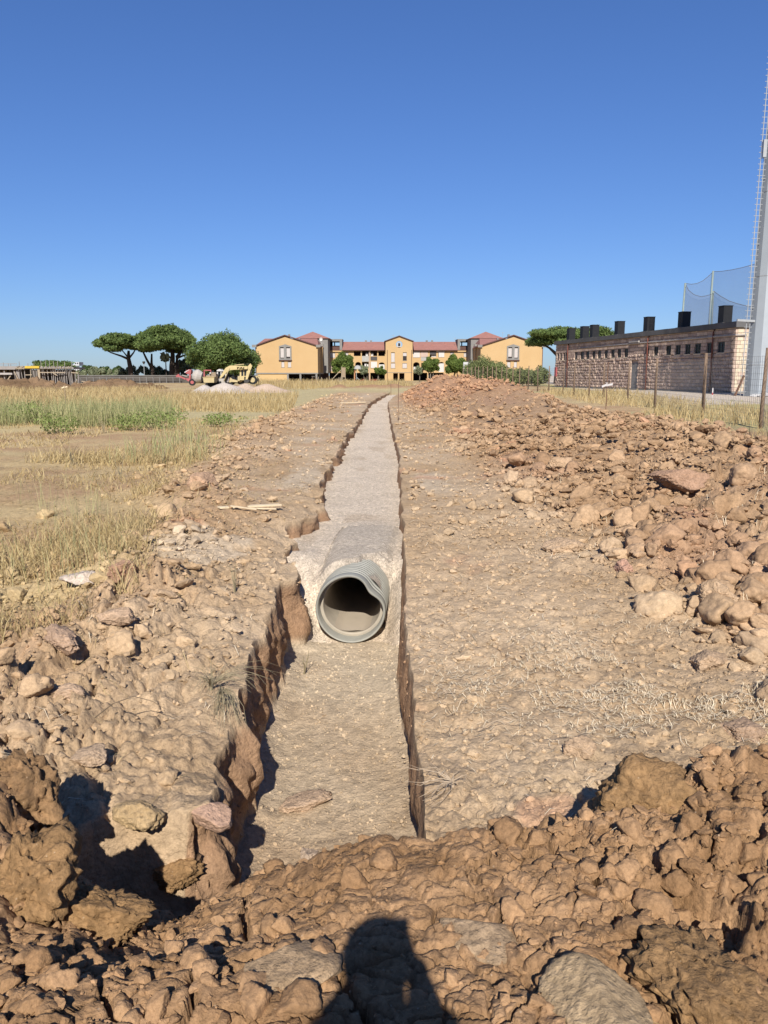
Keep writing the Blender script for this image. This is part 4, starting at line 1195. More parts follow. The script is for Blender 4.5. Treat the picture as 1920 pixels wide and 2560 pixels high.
MB().bar((lx(1)-.75, PYc-.6, .55), (lx(2), PYc-.3, 2.2), .12).build('brace', M['rust'], mast)
M['bag'] = mat('white_plastic_sheet', (.68, .66, .64), .6, .1, 4)
for k, (dx, dy, s) in enumerate([(-.75, -1.6, .34), (-.1, -1.8, .42), (.5, -1.6, .30), (1.2, -1.7, .45), (1.7, -1.3, .5), (-.3, -2.1, .28)]):
    v, f = rock_arrays(500+k, 3, 7, .55, .45, .25)
    me = bpy.data.meshes.new('crumpled_sheet'); fast_mesh(me, v*s, f, 3, None, False)
    o = link('crumpled_sheet', me, M['bag']); o.location = (PXc+dx, PYc+dy, hz(PXc+dx, PYc+dy)+s*.25)
    o.scale = (1.3, 1, .8)
    tag(o, 'crumpled dirty white sheeting dumped at the foot of the steel mast', 'sheeting', 'white sheeting dumped by the mast')

# ---------------------------------------------------------------- ball-stop net
m, N, L, b = newmat('ball_net'); M['net'] = m
b.inputs['Base Color'].default_value = (.10, .13, .20, 1); b.inputs['Roughness'].default_value = 1
tr = N.new('ShaderNodeBsdfTransparent'); ms = N.new('ShaderNodeMixShader')
nz = N.new('ShaderNodeTexNoise'); nz.inputs['Scale'].default_value = .35
tc = N.new('ShaderNodeTexCoord'); L.new(tc.outputs['Object'], nz.inputs['Vector'])
mr = N.new('ShaderNodeMapRange'); mr.inputs['To Min'].default_value = .34; mr.inputs['To Max'].default_value = .50
L.new(nz.outputs['Fac'], mr.inputs['Value']); L.new(mr.outputs[0], ms.inputs[0])
L.new(tr.outputs[0], ms.inputs[1]); L.new(b.outputs[0], ms.inputs[2]); L.new(ms.outputs[0], N['Material Output'].inputs['Surface'])
M['mast_green'] = mat('pale_green_mast', (.30, .36, .33), .6, .1, 2)
net = thing('ball_stop_net', at(1750, 939, 116), 'high blue grey ball stop net hung between masts behind the stone building', 'sports net')
def c3(c, r, Y): return Vector(at(1340+c*.3496, 650+r*.3496, Y))
for (a, bb) in (((1068, 165), (1040, 495)), ((1267, 78), (1245, 360)), ((1268, 222), (1256, 470))):
    p = c3(*a, 116); q = c3(*bb, 116); q = q+(q-p)*.9
    MB().tube([tuple(q), tuple(p)], .14, 8).build('mast', M['mast_green'], net, True)
def netpanel(tops_, zb_r, Y0, Y1):
    mb = MB(); n = len(tops_)
    T = [c3(c, r, Y0+(Y1-Y0)*i/(n-1)) for i, (c, r) in enumerate(tops_)]
    Bt = [Vector((p.x, p.y, 3.0)) for p in T]
    for i in range(n-1): mb.quad(Bt[i], Bt[i+1], T[i+1], T[i])
    mb.build('net', M['net'], net)
    MB().tube([tuple(p) for p in T], .035, 5).build('top_cord', M['concrete_dark'], net)
netpanel([(1072, 168), (1110, 173), (1150, 168), (1190, 150), (1225, 123), (1265, 86)], 0, 116.2, 116.2)
netpanel([(1074, 180), (1090, 215), (1130, 248), (1180, 262), (1220, 255), (1256, 244)], 0, 115.6, 115.6)
netpanel([(1268, 83), (1330, 80), (1400, 70), (1470, 55), (1540, 36), (1620, 12)], 0, 116.2, 112)
netpanel([(1270, 222), (1320, 258), (1380, 292), (1440, 312), (1510, 330), (1600, 345)], 0, 115.6, 112)

# ---------------------------------------------------------------- apartment block
M['ochre'] = mat('ochre_render', (.70, .475, .235), .9, .05, .25, bump=.004, rgb2=(.65, .43, .205))
M['ochre_low'] = mat('pale_ochre_render', (.72, .50, .24), .9, .06, .4)
M['tile'] = mat('red_roof_tile', (.50, .235, .185), .9, .15, .9, bump=.03, bscale=6, rgb2=(.40, .185, .15))
M['shutter'] = mat('white_shutter', (.66, .60, .56), .7, .05, 2)
M['window_grey'] = mat('grey_surround', (.30, .285, .26), .9, .1, 1)
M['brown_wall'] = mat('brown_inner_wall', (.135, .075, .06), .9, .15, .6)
M['gutter'] = mat('dark_brown_gutter', (.13, .06, .05), .7, .1, 2)
M['white_cloth'] = mat('white_awning', (.76, .72, .67), .8, .06, 2)
M['pink_cloth'] = mat('pinkish_awning', (.64, .48, .40), .8, .08, 2)
M['dark_cloth'] = mat('dark_grey_awning', (.10, .09, .09), .8, .15, 2)
M['lattice'] = mat('pale_balcony_panel', (.50, .48, .44), .8, .2, 5)
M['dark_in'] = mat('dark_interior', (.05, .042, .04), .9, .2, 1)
M['red_paint'] = mat('red_paint', (.42, .07, .06), .5, .1, 3)
G = .8
flats = thing('apartment_building', (0, 210, G), 'ochre three storey apartment block on pillars with red tiled roofs and gabled wings', 'building')
def wall_cells(name, m, parent, x0, x1, z0, z1, y, th, ops, gable=None):
    xs = sorted({x0, x1, *[min(max(o[0], x0), x1) for o in ops], *[min(max(o[1], x0), x1) for o in ops]})
    zs = sorted({z0, z1, *[min(max(o[2], z0), z1) for o in ops], *[min(max(o[3], z0), z1) for o in ops]})
    mb = MB()
    for i in range(len(xs)-1):
        run = None
        for j in range(len(zs)-1):
            xm, zm = (xs[i]+xs[i+1])/2, (zs[j]+zs[j+1])/2
            solid = not any(o[0] < xm < o[1] and o[2] < zm < o[3] for o in ops)
            if solid:
                if run is None: run = zs[j]
            if (not solid or j == len(zs)-2) and run is not None:
                top = zs[j+1] if solid else zs[j]
                mb.box(xs[i], xs[i+1], y, y+th, run, top); run = None
    if gable:
        mb.prism(gable, y, y+th)
    return mb.build(name, m, parent)
def shutter(x0, x1, z0, z1, y, parent=flats, frac=1.0, m=None, sub=True):
    w = B('window', M['dark_in'], parent, x0, x1, y+.20, y+.24, z0, z1)
    zc = z1-(z1-z0)*frac
    B('shutter', m or M['shutter'], w, x0+.04, x1-.04, y+.12, y+.19, zc, z1-(z1-z0)*.07)
    B('sill', M['window_grey'], w, x0-.08, x1+.08, y-.06, y+.11, z0-.10, z0-.01)
def wing(mir):
    Y = 200.0
    def X(px): return xat(1995.5-px if mir else px, Y)
    def Xa(px, Y2): return xat(1995.5-px if mir else px, Y2)
    Z = lambda py: zat(py, Y)
    a, b_ = sorted((X(640), X(795))); zb, ze = Z(932), Z(866); apx = X(714); za = Z(841)
    wins_ = []
    def o(p0, p1, q0, q1): l = sorted((X(p0), X(p1))); return (l[0], l[1], Z(q0), Z(q1))
    tall = [o(702, 711, 896, 868), o(717, 726.5, 896, 868)]
    small = [o(704, 711.5, 918, 904), o(720, 728.5, 918, 904)]
    wall_cells('wall', M['ochre'], flats, a, b_, zb, ze, Y, .4, tall+small, [(a, ze), (b_, ze), (apx, za)])
    B('wall', M['ochre'], flats, a, a+.4, Y+.4, Y+30, zb, ze); B('wall', M['ochre'], flats, b_-.4, b_, Y+.4, Y+30, zb, ze)
    B('floor_slab', M['window_grey'], flats, a-.05, b_+.05, Y-.05, Y+30, zb-.28, zb)
    B('inner_wall', M['dark_in'], flats, a+.4, b_-.4, Y+1.0, Y+1.2, zb, ze)
    for k, t in enumerate(tall): shutter(*t, Y, frac=.85 if k else .93)
    for t in small: shutter(*t, Y)
    # grey gabled surround, open for the two tall windows
    s0, s1 = sorted((X(699), X(730))); t0, t1 = tall[0], tall[1]
    l_, r_ = (tall if tall[0][0] < tall[1][0] else tall[::-1])
    mb = MB()
    zt, zbm = l_[3], l_[2]
    mb.box(s0, l_[0], Y-.22, Y-.002, Z(900), zt); mb.box(l_[1], r_[0], Y-.22, Y-.002, Z(900), zt); mb.box(r_[1], s1, Y-.22, Y-.002, Z(900), zt)
    mb.box(l_[0], l_[1], Y-.22, Y-.002, Z(900), zbm); mb.box(r_[0], r_[1], Y-.22, Y-.002, Z(900), zbm)
    mb.prism([(s0, zt), (s1, zt), (s1, Z(865.5)), ((s0+s1)/2, Z(860.5)), (s0, Z(865.5))], Y-.22, Y-.002)
    mb.build('window_surround', M['window_grey'], flats)
    B('window_sill', M['gutter'], flats, s0-.1, s1+.1, Y-.4, Y-.003, Z(901.5), Z(900))
    # pilotis
    pa, pb = sorted((X(644), X(718)))
    B('low_wall', M['ochre_low'], flats, pa, pb, Y+.15, Y+.4, G-.3, zb-.28)
    for p in (642, 719.5, 751, 791):
        B('pillar', M['window_grey'], flats, X(p)-.22, X(p)+.22, Y+.0, Y+.44, G-.3, zb-.281)
    for p in (751, 791): B('pillar', M['window_grey'], flats, X(p)-.22, X(p)+.22, Y+9, Y+9.44, G-.3, zb-.281)
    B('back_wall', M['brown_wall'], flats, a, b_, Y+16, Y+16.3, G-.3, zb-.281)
    # roofs: a hipped cross roof, with the front gable running into it
    e0, e1 = sorted((X(637), X(797))); r0, r1 = sorted((X(650), X(786)))
    zE = Z(866)+.02; zR = zat(846.5, 210)
    mb = MB(); Ya, Yb, Yc = Y-.3, Y+10, Y+21
    mb.poly((e0, Ya+.4, zE), (e1, Ya+.4, zE), (r1, Yb, zR), (r0, Yb, zR)); mb.poly((e1, Ya+.4, zE), (e1, Yc, zE), (r1, Yb, zR))
    mb.poly((e1, Yc, zE), (e0, Yc, zE), (r0, Yb, zR), (r1, Yb, zR)); mb.poly((e0, Yc, zE), (e0, Ya+.4, zE), (r0, Yb, zR)); mb.poly((e0, Ya+.4, zE), (e0, Yc, zE), (e1, Yc, zE), (e1, Ya+.4, zE))
    rf = mb.build('roof', M['tile'], flats)
    mb = MB(); zg = za+.22; th = .20
    for (xa_, za_) in ((a-.5, ze-.05), (b_+.5, ze-.05)):
        mb.poly((xa_, Ya, za_), (apx, Ya, zg), (apx, Ya+10, zg), (xa_, Ya+10, za_)); mb.poly((xa_, Ya, za_+th), (apx, Ya, zg+th), (apx, Ya+10, zg+th), (xa_, Ya+10, za_+th))
        mb.quad((xa_, Ya, za_), (apx, Ya, zg), (apx, Ya, zg+th), (xa_, Ya, za_+th)); mb.quad((xa_, Ya, za_), (xa_, Ya, za_+th), (xa_, Ya+10, za_+th), (xa_, Ya+10, za_))
    mb.build('gable_roof', M['tile'], rf)
    mb = MB()
    for (xa_, za_) in ((a-.5, ze-.05), (b_+.5, ze-.05)):
        mb.bar((xa_, Ya-.05, za_+.05), (apx, Ya-.05, zg+.05), .08, .26)
    mb.build('verge', M['gutter'], rf)
    for (q0, q1) in ((a-.75, a+.35), (b_-.35, b_+.75)):
        B('eave_box', M['window_grey'], flats, q0, q1, Y-.5, Y-.06, Z(868.5), Z(862))
    B('chimney', M['concrete'], rf, X(717), X(722), Y+4, Y+4.8, Z(841)-.8, Z(833.5))
    B('chimney', M['concrete'], rf, X(740), X(744), Y+8, Y+8.8, Z(846)-.8, Z(841.5))
    MB().tube([(X(641), Y-.08, zb), (X(641), Y-.08, ze)], .07, 6).build('downpipe', M['gutter'], flats)
    # stair tower pyramid
    Y2 = 222; Zq = lambda py: zat(py, Y2)
    p0, p1 = sorted((Xa(745, Y2), Xa(829, Y2))); pm = Xa(783.5, Y2)
    mb = MB(); c_ = [(p0, Y2-5.5, Zq(848)), (p1, Y2-5.5, Zq(848)), (p1, Y2+5.5, Zq(848)), (p0, Y2+5.5, Zq(848))]
    for i in range(4): mb.poly(c_[i], c_[(i+1) % 4], (pm, Y2, Zq(829)))
    mb.poly(*c_)
    mb.build('stair_tower_roof', M['tile'], flats)
    B('stair_tower', M['window_grey'], flats, p0+.5, p1-.6, Y2-5, Y2+5, zb, Zq(848)-.02)
    # narrow ochre fin and dark recess at the inner corner
    Y3 = 209; f0, f1_ = sorted((Xa(800, Y3), Xa(808, Y3)))
    B('stair_fin', M['ochre'], flats, f0, f1_, Y3, Y3+.6, zat(932, Y3), zat(866, Y3))
    B('fin_cap', M['window_grey'], flats, f0-.3, f1_+.1, Y3-.2, Y3+.8, zat(865.8, Y3), zat(860, Y3))
    Y4 = 219; f0, f1_ = sorted((Xa(804, Y4), Xa(821, Y4)))
    st = B('stair_well', M['brown_wall'], flats, f0, f1_, Y4+1, Y4+1.4, G, zat(872, Y4))
    for py in (885, 900, 915, 930): B('stair_rail', M['window_grey'], st, f0, f1_, Y4+.2, Y4+.9, zat(py, Y4), zat(py-1.5, Y4))
wing(False); wing(True)
# middle range
Y = 226.0
X = lambda px: xat(px, Y)
Z = lambda py: zat(py, Y)
def op(p0, p1, q0, q1): return (X(p0), X(p1), Z(q0), Z(q1))
logL = [op(885, 902, 890, 878), op(905, 922, 890, 877), op(926.5, 943, 890, 877), op(946, 962, 890, 878)]
lowL = [op(888.5, 902.5, 921, 905), op(905, 922, 919, 905), op(926.5, 942.5, 921, 904), op(946.5, 962, 929, 906), op(820, 842, 928, 905)]
winL = [op(826, 838, 894, 881), op(862, 871.5, 893, 881)]
logR = [op(1032.5, 1048.5, 893, 878), op(1051, 1069, 893, 878), op(1074, 1090, 893, 878), op(1095, 1110, 893, 879)]
lowR = [op(1033, 1048.5, 929, 905.5), op(1053, 1068, 926, 907), op(1074, 1090, 926, 907), op(1096, 1110, 930, 905)]
winR = [op(1125, 1133.5, 893, 880), op(1158.5, 1170, 892, 880)]
pil = lambda p0, p1: op(p0, p1, 960, 932)
grL = [pil(822, 885), pil(888, 922), pil(926, 962)]
grR = [pil(1033, 1068), pil(1072, 1110)]
zt = Z(876)
wall_cells('wall', M['ochre'], flats, X(819), X(964), G-.3, zt, Y, .35, logL+lowL+winL+grL)
wall_cells('wall', M['ochre'], flats, X(1031), X(1182), G-.3, zt, Y, .35, logR+lowR+winR+grR)
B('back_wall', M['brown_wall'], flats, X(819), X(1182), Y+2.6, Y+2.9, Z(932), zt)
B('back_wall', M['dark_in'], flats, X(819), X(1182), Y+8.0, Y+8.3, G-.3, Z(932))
for py in (932, 904): B('floor_slab', M['window_grey'], flats, X(819)+.02, X(1182)-.02, Y+.36, Y+(8 if py == 932 else 2.5), Z(py), Z(py)+.25)
for p in (903.5, 924.5, 944.5, 1050, 1071.5, 1092.5): B('party_wall', M['ochre'], flats, X(p)-.12, X(p)+.12, Y+.36, Y+2.59, Z(931), zt-.02)
for w_ in winL+winR: shutter(*w_, Y)
for w_ in (lowL[0], lowL[3], lowR[0], lowR[3]):     # arched heads
    x0, x1, z0, z1 = w_; r_ = (x1-x0)/2; n = 8
    for sgn_ in (-1, 1):
        pts = [((x0+x1)/2+sgn_*r_, z1)]+[((x0+x1)/2+sgn_*r_*math.sin(math.pi/2*k/n), z1-.0-(r_*.75)*(1-math.cos(math.pi/2*k/n))) for k in range(n+1)]
        MB().prism(pts, Y-.002, Y+.348).build('arch_spandrel', M['ochre'], flats)
def sheet(p0, p1, q0, q1, m, name='awning', dy=-.06):
    return B(name, m, flats, X(p0), X(p1), Y+dy-.05, Y+dy, Z(q0), Z(q1))
for p0, p1, q0, q1, m, nm in [
        (905, 922, 904, 890, 'lattice', 'balcony_panel'), (926.5, 943, 901, 891.5, 'dark_cloth', 'balcony_panel'),
        (927, 942.5, 920, 904, 'white_cloth', 'awning'), (947, 961.5, 927, 911, 'white_cloth', 'awning'), (820, 834, 928, 906, 'pink_cloth', 'awning'),
        (1032.5, 1049, 893.6, 878.5, 'white_cloth', 'awning'), (1050.5, 1069, 892.5, 878.5, 'pink_cloth', 'awning'), (1052, 1068, 902, 893, 'lattice', 'balcony_panel'),
        (1074, 1090, 886.5, 877.5, 'dark_cloth', 'awning'), (1096, 1110, 893, 880.5, 'white_cloth', 'awning'), (1089, 1111.5, 879.5, 876.6, 'white_cloth', 'awning'),
        (1033.5, 1048, 928, 917, 'white_cloth', 'balcony_panel'), (1096.5, 1109.5, 930, 908.5, 'white_cloth', 'awning'), (888.5, 902, 921, 915.5, 'lattice', 'balcony_panel'),
        (1172, 1182, 915, 904, 'white_cloth', 'awning')]:
    sheet(p0, p1, q0, q1, M[m], nm, .10 if nm == 'awning' and q0 > 900 else -.06)
for px, py in ((917, 888), (930, 888), (914, 915), (918, 916), (1081, 888), (1087, 889), (828, 915)):
    B('laundry', M['white_cloth'], flats, X(px)-.3, X(px)+.35, Y+.5, Y+.56, Z(py)-.5, Z(py)+.6)
rf = MB()
for (p0, p1) in ((856, 964), (1031, 1143)):
    x0, x1 = X(p0), X(p1); zr = zat(854.5, Y+6)
    rf.poly((x0, Y-.7, zt+.05), (x1, Y-.7, zt+.05), (x1, Y+6, zr), (x0, Y+6, zr)); rf.poly((x0, Y+12.7, zt+.05), (x1, Y+12.7, zt+.05), (x1, Y+6, zr), (x0, Y+6, zr))
    rf.poly((x0, Y-.7, zt+.05), (x0, Y+12.7, zt+.05), (x0, Y+6, zr)); rf.poly((x1, Y-.7, zt+.05), (x1, Y+12.7, zt+.05), (x1, Y+6, zr)); rf.poly((x0, Y-.7, zt+.05), (x1, Y-.7, zt+.05), (x1, Y+12.7, zt+.05), (x0, Y+12.7, zt+.05))
rf = rf.build('roof', M['tile'], flats)
B('gutter', M['gutter'], rf, X(819), X(963.8), Y-.85, Y-.71, zt-.08, zt+.12); B('gutter', M['gutter'], rf, X(1031.2), X(1182), Y-.85, Y-.71, zt-.08, zt+.12)
for px in (914, 927, 1069, 1082.5): B('chimney', M['concrete'], rf, X(px)-.28, X(px)+.28, Y+5.6, Y+6.4, Z(856), Z(848.5))
for px, py in ((912, 866), (935, 868), (1059, 866), (1081, 864), (1116, 858)):
    q = (Z(py)-zt)/(zat(854.5, Y+6)-zt)*6.7
    B('roof_vent', M['tile'], rf, X(px)-.25, X(px)+.25, Y-.7+q-.2, Y-.7+q+.3, Z(py)-.3, Z(py)+.35)
MB().tube([(X(923.5), Y-.12, G), (X(923.5), Y-.12, zt)], .12, 6).build('downpipe', M['pink_cloth'], flats)
for p in (968, 1027.5): MB().tube([(X(p), Y-4.2, G), (X(p), Y-4.2, zt)], .07, 6).build('downpipe', M['gutter'], flats)
# roof terraces either side
for (a_, b2, s_) in ((818, 856, 1), (1143, 1183, -1)):
    x0, x1 = X(a_), X(b2); z0, z1 = Z(876), Z(849)
    tb = MB()
    tb.box(x0, x0+.7, Y, Y+.5, z0, z1); tb.box(x1-.7, x1, Y, Y+.5, z0, z1); tb.box(x0+.7, x1-.7, Y, Y+.5, z1-.45, z1)
    if s_ < 0: tb.box(X(1178)-.3, X(1178), Y, Y+.5, z0, z1-.45)
    tb.box(x0, x0+.4, Y+.5, Y+7, z0, z1); tb.box(x1-.4, x1, Y+.5, Y+7, z0, z1)
    terr = tb.build('roof_terrace', M['window_grey'], flats)
    B('terrace_roof', M['concrete'], terr, x0-.1, x1+.1, Y+.0, Y+7, z1+.002, z1+.15)
    B('parapet', M['brown_wall'], terr, x0+.7, x1-.7, Y+.1, Y+.3, z0, Z(866))
    wall_cells('rear_wall', M['brown_wall'], terr, x0+.4, x1-.4, z0, z1-.02, Y+6.5, .3, [(x0+1.2, x0+1.6, Z(862), Z(854)), (x0+1.9, x0+2.7, Z(862), Z(854)), (x1-1.9, x1-1.0, Z(862), Z(854))])
# satellite dish and aerials
mb = MB(); cx_, cy_, cz_ = X(812), 214, zat(848, 214); n = 14
for j in range(n): mb.v.append((cx_+.42*math.cos(2*math.pi*j/n), cy_-.10, cz_+.5*math.sin(2*math.pi*j/n)))
mb.v.append((cx_, cy_+.08, cz_)); mb.f += [(j, (j+1) % n, n) for j in range(n)]
mb.tube([(cx_, cy_+.06, cz_), (cx_+.2, cy_+.4, cz_-1.6)], .05, 5)
mb.build('satellite_dish', M['white_cloth'], flats)
for px, py in ((1138, 843), (1257, 829), (983, 836), (851, 847)):
    MB().tube([(X(px), Y+2, Z(py)-2.6), (X(px), Y+2, Z(py))], .03, 4).bar((X(px)-.5, Y+2, Z(py)-.2), (X(px)+.5, Y+2, Z(py)-.2), .03).build('aerial', M['whitepipe'], flats)
# central gabled bay
Yc = 222.0
Xc = lambda px: xat(px, Yc)
Zc = lambda py: zat(py, Yc)
def opc(p0, p1, q0, q1): return (Xc(p0), Xc(p1), Zc(q0), Zc(q1))
ca = opc(977.6, 987, 905, 881); cb = opc(977, 988, 920, 908); cc1 = opc(1007, 1016.6, 901, 881); cc2 = opc(1006, 1017.4, 920, 908)
xm = Xc(997.8); zr_ = Zc(861); rr_ = .9
rnd = (xm-rr_, xm+rr_, zr_-rr_, zr_+rr_)
wall_cells('bay_wall', M['ochre'], flats, Xc(964), Xc(1031), G-.3, Zc(853), Yc, .35, [ca, cb, cc1, cc2, rnd, opc(983, 994.8, 960, 933), opc(998.2, 1011, 960, 933)], [(Xc(964), Zc(853)), (Xc(1031), Zc(853)), (xm, Zc(841))])
B('bay_side', M['ochre'], flats, Xc(964), Xc(964)+.3, Yc+.35, Yc+12, G-.3, Zc(853)); B('bay_side', M['ochre'], flats, Xc(1031)-.3, Xc(1031), Yc+.35, Yc+12, G-.3, Zc(853))
B('back_wall', M['brown_wall'], flats, Xc(966), Xc(1029), Yc+4.5, Yc+4.8, G-.3, Zc(866))
for w_, f_ in ((ca, 1), (cb, 1), (cc1, .45), (cc2, 1)): shutter(*w_, Yc, frac=f_)
rw = MB()      # round window: spandrels turn the square opening into a circle
for q in range(4):
    ang = q*math.pi/2; pts = []
    cxs = 1 if q in (0, 3) else -1; czs = 1 if q in (0, 1) else -1
    pts = [(xm+cxs*rr_, zr_+czs*rr_)]+[(xm+cxs*rr_*math.cos(t*math.pi/16), zr_+czs*rr_*math.sin(t*math.pi/16)) for t in range(9)]
    rw.prism(pts, Yc-.002, Yc+.348)
rw.build('round_window_wall', M['ochre'], flats)
rwin = MB(); rwin.box(xm-.5, xm+.5, Yc+.35, Yc+.45, zr_-.7, zr_+.5); rwin = rwin.build('window', M['shutter'], flats)
B('pane', M['dark_glass'], rwin, xm-.3, xm+.3, Yc+.30, Yc+.349, zr_-.45, zr_+.35)
mb = MB(); zt_ = Zc(853)+.0
for xa_ in (Xc(964)-.4, Xc(1031)+.4):
    mb.poly((xa_, Yc-.4, zt_+.05), (xm, Yc-.4, Zc(840.6)+.2), (xm, Yc+12, Zc(840.6)+.2), (xa_, Yc+12, zt_+.05))
    mb.quad((xa_, Yc-.4, zt_-.15), (xm, Yc-.4, Zc(840.6)-.02), (xm, Yc-.4, Zc(840.6)+.2), (xa_, Yc-.4, zt_+.05))
mb.build('bay_roof', M['gutter'], flats)
B('string_course', M['window_grey'], flats, Xc(964), Xc(1031), Yc-.05, Yc-.003, Zc(932), Zc(931))
# ---------------------------------------------------------------- trees
M['pine'] = leaf_mat('pine_needles', (.04, .07, .018), (.155, .205, .06), .2)
M['olive'] = leaf_mat('olive_leaf', (.13, .15, .085), (.27, .29, .17), .2)
M['broad'] = leaf_mat('tree_leaf', (.06, .10, .022), (.17, .22, .05), .3)
M['dkleaf'] = leaf_mat('dark_leaf', (.03, .055, .018), (.08, .12, .035), .15)
M['hedge'] = leaf_mat('hedge_leaf', (.09, .115, .04), (.23, .245, .10), .2)
M['bark'] = mat('dark_bark', (.10, .075, .06), .95, .3, 2, bump=.02)
M['pale_bark'] = mat('pale_bark', (.30, .25, .20), .95, .2, 3)
def lobes_crown(cx, cy, cz, rx, ry, rz, n, lr, seed, umbrella=False):
    rg = random.Random(seed); out = []
    for i in range(n):
        a = rg.uniform(0, 6.28); e = rg.uniform(-.25 if umbrella else -.7, 1)
        h = math.sqrt(max(0, 1-e*e)); k = rg.uniform(.55, .92)
        x = cx+math.cos(a)*h*rx*k; y = cy+math.sin(a)*h*ry*k
        z = cz+e*rz*k*(1 if e > 0 or not umbrella else .6)
        s = lr*rg.uniform(.7, 1.25)
        out.append((x, y, z, s*rx, s*ry, s*rz*(1.0 if umbrella else 1.05)))
    return out
def tree(name, label, cat, Y, crown, trunks, leafm, n, leaf, seed, base_py, bark=None, umbrella=False, nl=26, lr=.30, group=None, depth=None):
    px0, px1, py0, py1 = crown
    x0, x1 = xat(px0, Y), xat(px1, Y); z1, z0 = zat(py0, Y), zat(py1, Y)
    cx_ = (x0+x1)/2; rx = (x1-x0)/2*1.0; rz = (z1-z0)/2/1.0; cz_ = (z0+z1)/2
    ry = depth or rx
    tb = trunks[0][0]; bx_ = xat(tb[0], Y); g = min(hz(bx_, Y), zat(base_py, Y))
    t = thing(name, (bx_, Y, g), label, cat, group)
    lob = lobes_crown(cx_, Y, cz_-(rz*.35 if umbrella else 0), rx, ry, rz*(1.2 if umbrella else 1), nl, lr*1.12, seed, umbrella)
    lob.append((cx_, Y, cz_, rx*.82, ry*.8, rz*.72))
    leaf_obj('crown', leafm, t, n, lob, leaf, seed, shell=.45, flat=.6 if umbrella else .0)
    for tr_ in trunks:
        pts = []; rr = []
        for i, (a, b, r_) in enumerate(tr_):
            zz = g-.3 if (i == 0 and tr_ is trunks[0]) or (i == 0 and b >= base_py-1) else zat(b, Y)
            pts.append((xat(a, Y), Y+(0.2*i if tr_ is not trunks[0] else 0), zz)); rr.append(r_)
        MB().tube(pts, rr, 8).build('trunk' if rr[0] > .18 else 'limb', bark or M['bark'], t, True)
    return t
# crop scale used for the left trees: x = .3858 c, y = 780 + .3858 r
def q4(c, r, rad_): return (c*.3858, 780+r*.3858, rad_)
YT = 170
tree('umbrella_pine', 'left leaning umbrella pine with a wide low crown and forked bare branches', 'pine tree', YT, (243, 370, 830, 888),
     [[q4(852, 412, .55), q4(846, 350, .5), q4(838, 300, .42), q4(842, 250, .25)], [q4(838, 305, .28), q4(790, 285, .2), q4(720, 262, .12), q4(680, 240, .06)], [q4(842, 300, .22), q4(870, 265, .15), q4(890, 230, .08)], [q4(840, 300, .2), q4(800, 250, .1), q4(770, 215, .06)]],
     M['pine'], 15000, .34, 1, 940, umbrella=True, nl=30, lr=.26, depth=9)
tree('umbrella_pine', 'middle umbrella pine with a slim V shaped double trunk', 'pine tree', YT+3, (338, 428, 820, 884),
     [[q4(997, 412, .4), q4(990, 370, .38), q4(986, 330, .26), q4(990, 270, .18)], [q4(985, 365, .3), q4(955, 310, .25), q4(930, 255, .18)]],
     M['pine'], 9000, .34, 2, 940, umbrella=True, nl=22, lr=.30, depth=7)
tree('umbrella_pine', 'tallest umbrella pine with a broad domed crown and two thick dark trunks', 'pine tree', YT-2, (360, 497, 813, 890),
     [[q4(1115, 412, .7), q4(1118, 350, .6), q4(1125, 280, .45), q4(1120, 220, .3)], [q4(1143, 412, .65), q4(1145, 350, .55), q4(1150, 290, .4), q4(1190, 240, .25)], [q4(1160, 295, .25), q4(1200, 280, .15), q4(1240, 265, .08)], [q4(1120, 300, .25), q4(1070, 280, .15), q4(1040, 265, .08)]],
     M['pine'], 20000, .34, 3, 940, umbrella=True, nl=34, lr=.27, depth=11)
tree('rounded_pine', 'wide rounded dark green pine with foliage down to the machines', 'pine tree', YT-8, (478, 628, 841, 946),
     [[q4(1430, 415, .5), q4(1430, 300, .4), q4(1430, 220, .2)]], M['pine'], 26000, .34, 4, 945, nl=44, lr=.34, depth=10)
tree('shrubby_tree', 'small grey green tree between the two big pines', 'tree', YT+8, (443, 483, 898, 930), [[q4(1200, 410, .2), q4(1200, 350, .12)]], M['olive'], 2600, .28, 5, 940, nl=12)
tree('shrubby_tree', 'drooping grey green shrub left of the thick double trunk', 'tree', YT-6, (400, 425, 882, 908), [[q4(1078, 410, .15), q4(1078, 320, .1)]], M['olive'], 1800, .26, 6, 940, nl=10)
tree('tall_hedge_tree', 'dark green trees close against the left gable of the flats', 'tree', 206, (612, 637, 875, 945), [(( 628, 950, .3), (628, 900, .2))], M['dkleaf'], 4500, .3, 7, 950, nl=14)
tree('umbrella_pine', 'low broad pine crown behind the concrete frame building', 'pine tree', 190, (84, 180, 897, 930), [[(130, 945, .4), (130, 915, .3)]], M['pine'], 6000, .36, 8, 945, umbrella=True, nl=22)
tree('round_bush_tree', 'dark round tree right of the concrete frame building', 'tree', 200, (205, 243, 911, 938), [[(224, 945, .3), (224, 925, .2)]], M['dkleaf'], 3600, .32, 9, 945, nl=14)
tree('round_bush_tree', 'small dark tree in the middle of the olive hedge', 'tree', 200, (247, 283, 916, 938), [[(265, 945, .3), (265, 925, .2)]], M['dkleaf'], 2200, .32, 10, 945, nl=14)
tree('round_bush_tree', 'small dark rounded tree left of the leaning pine trunk', 'tree', 200, (282, 310, 917, 938), [[(296, 945, .3), (296, 925, .2)]], M['dkleaf'], 1700, .32, 11, 945, nl=10)
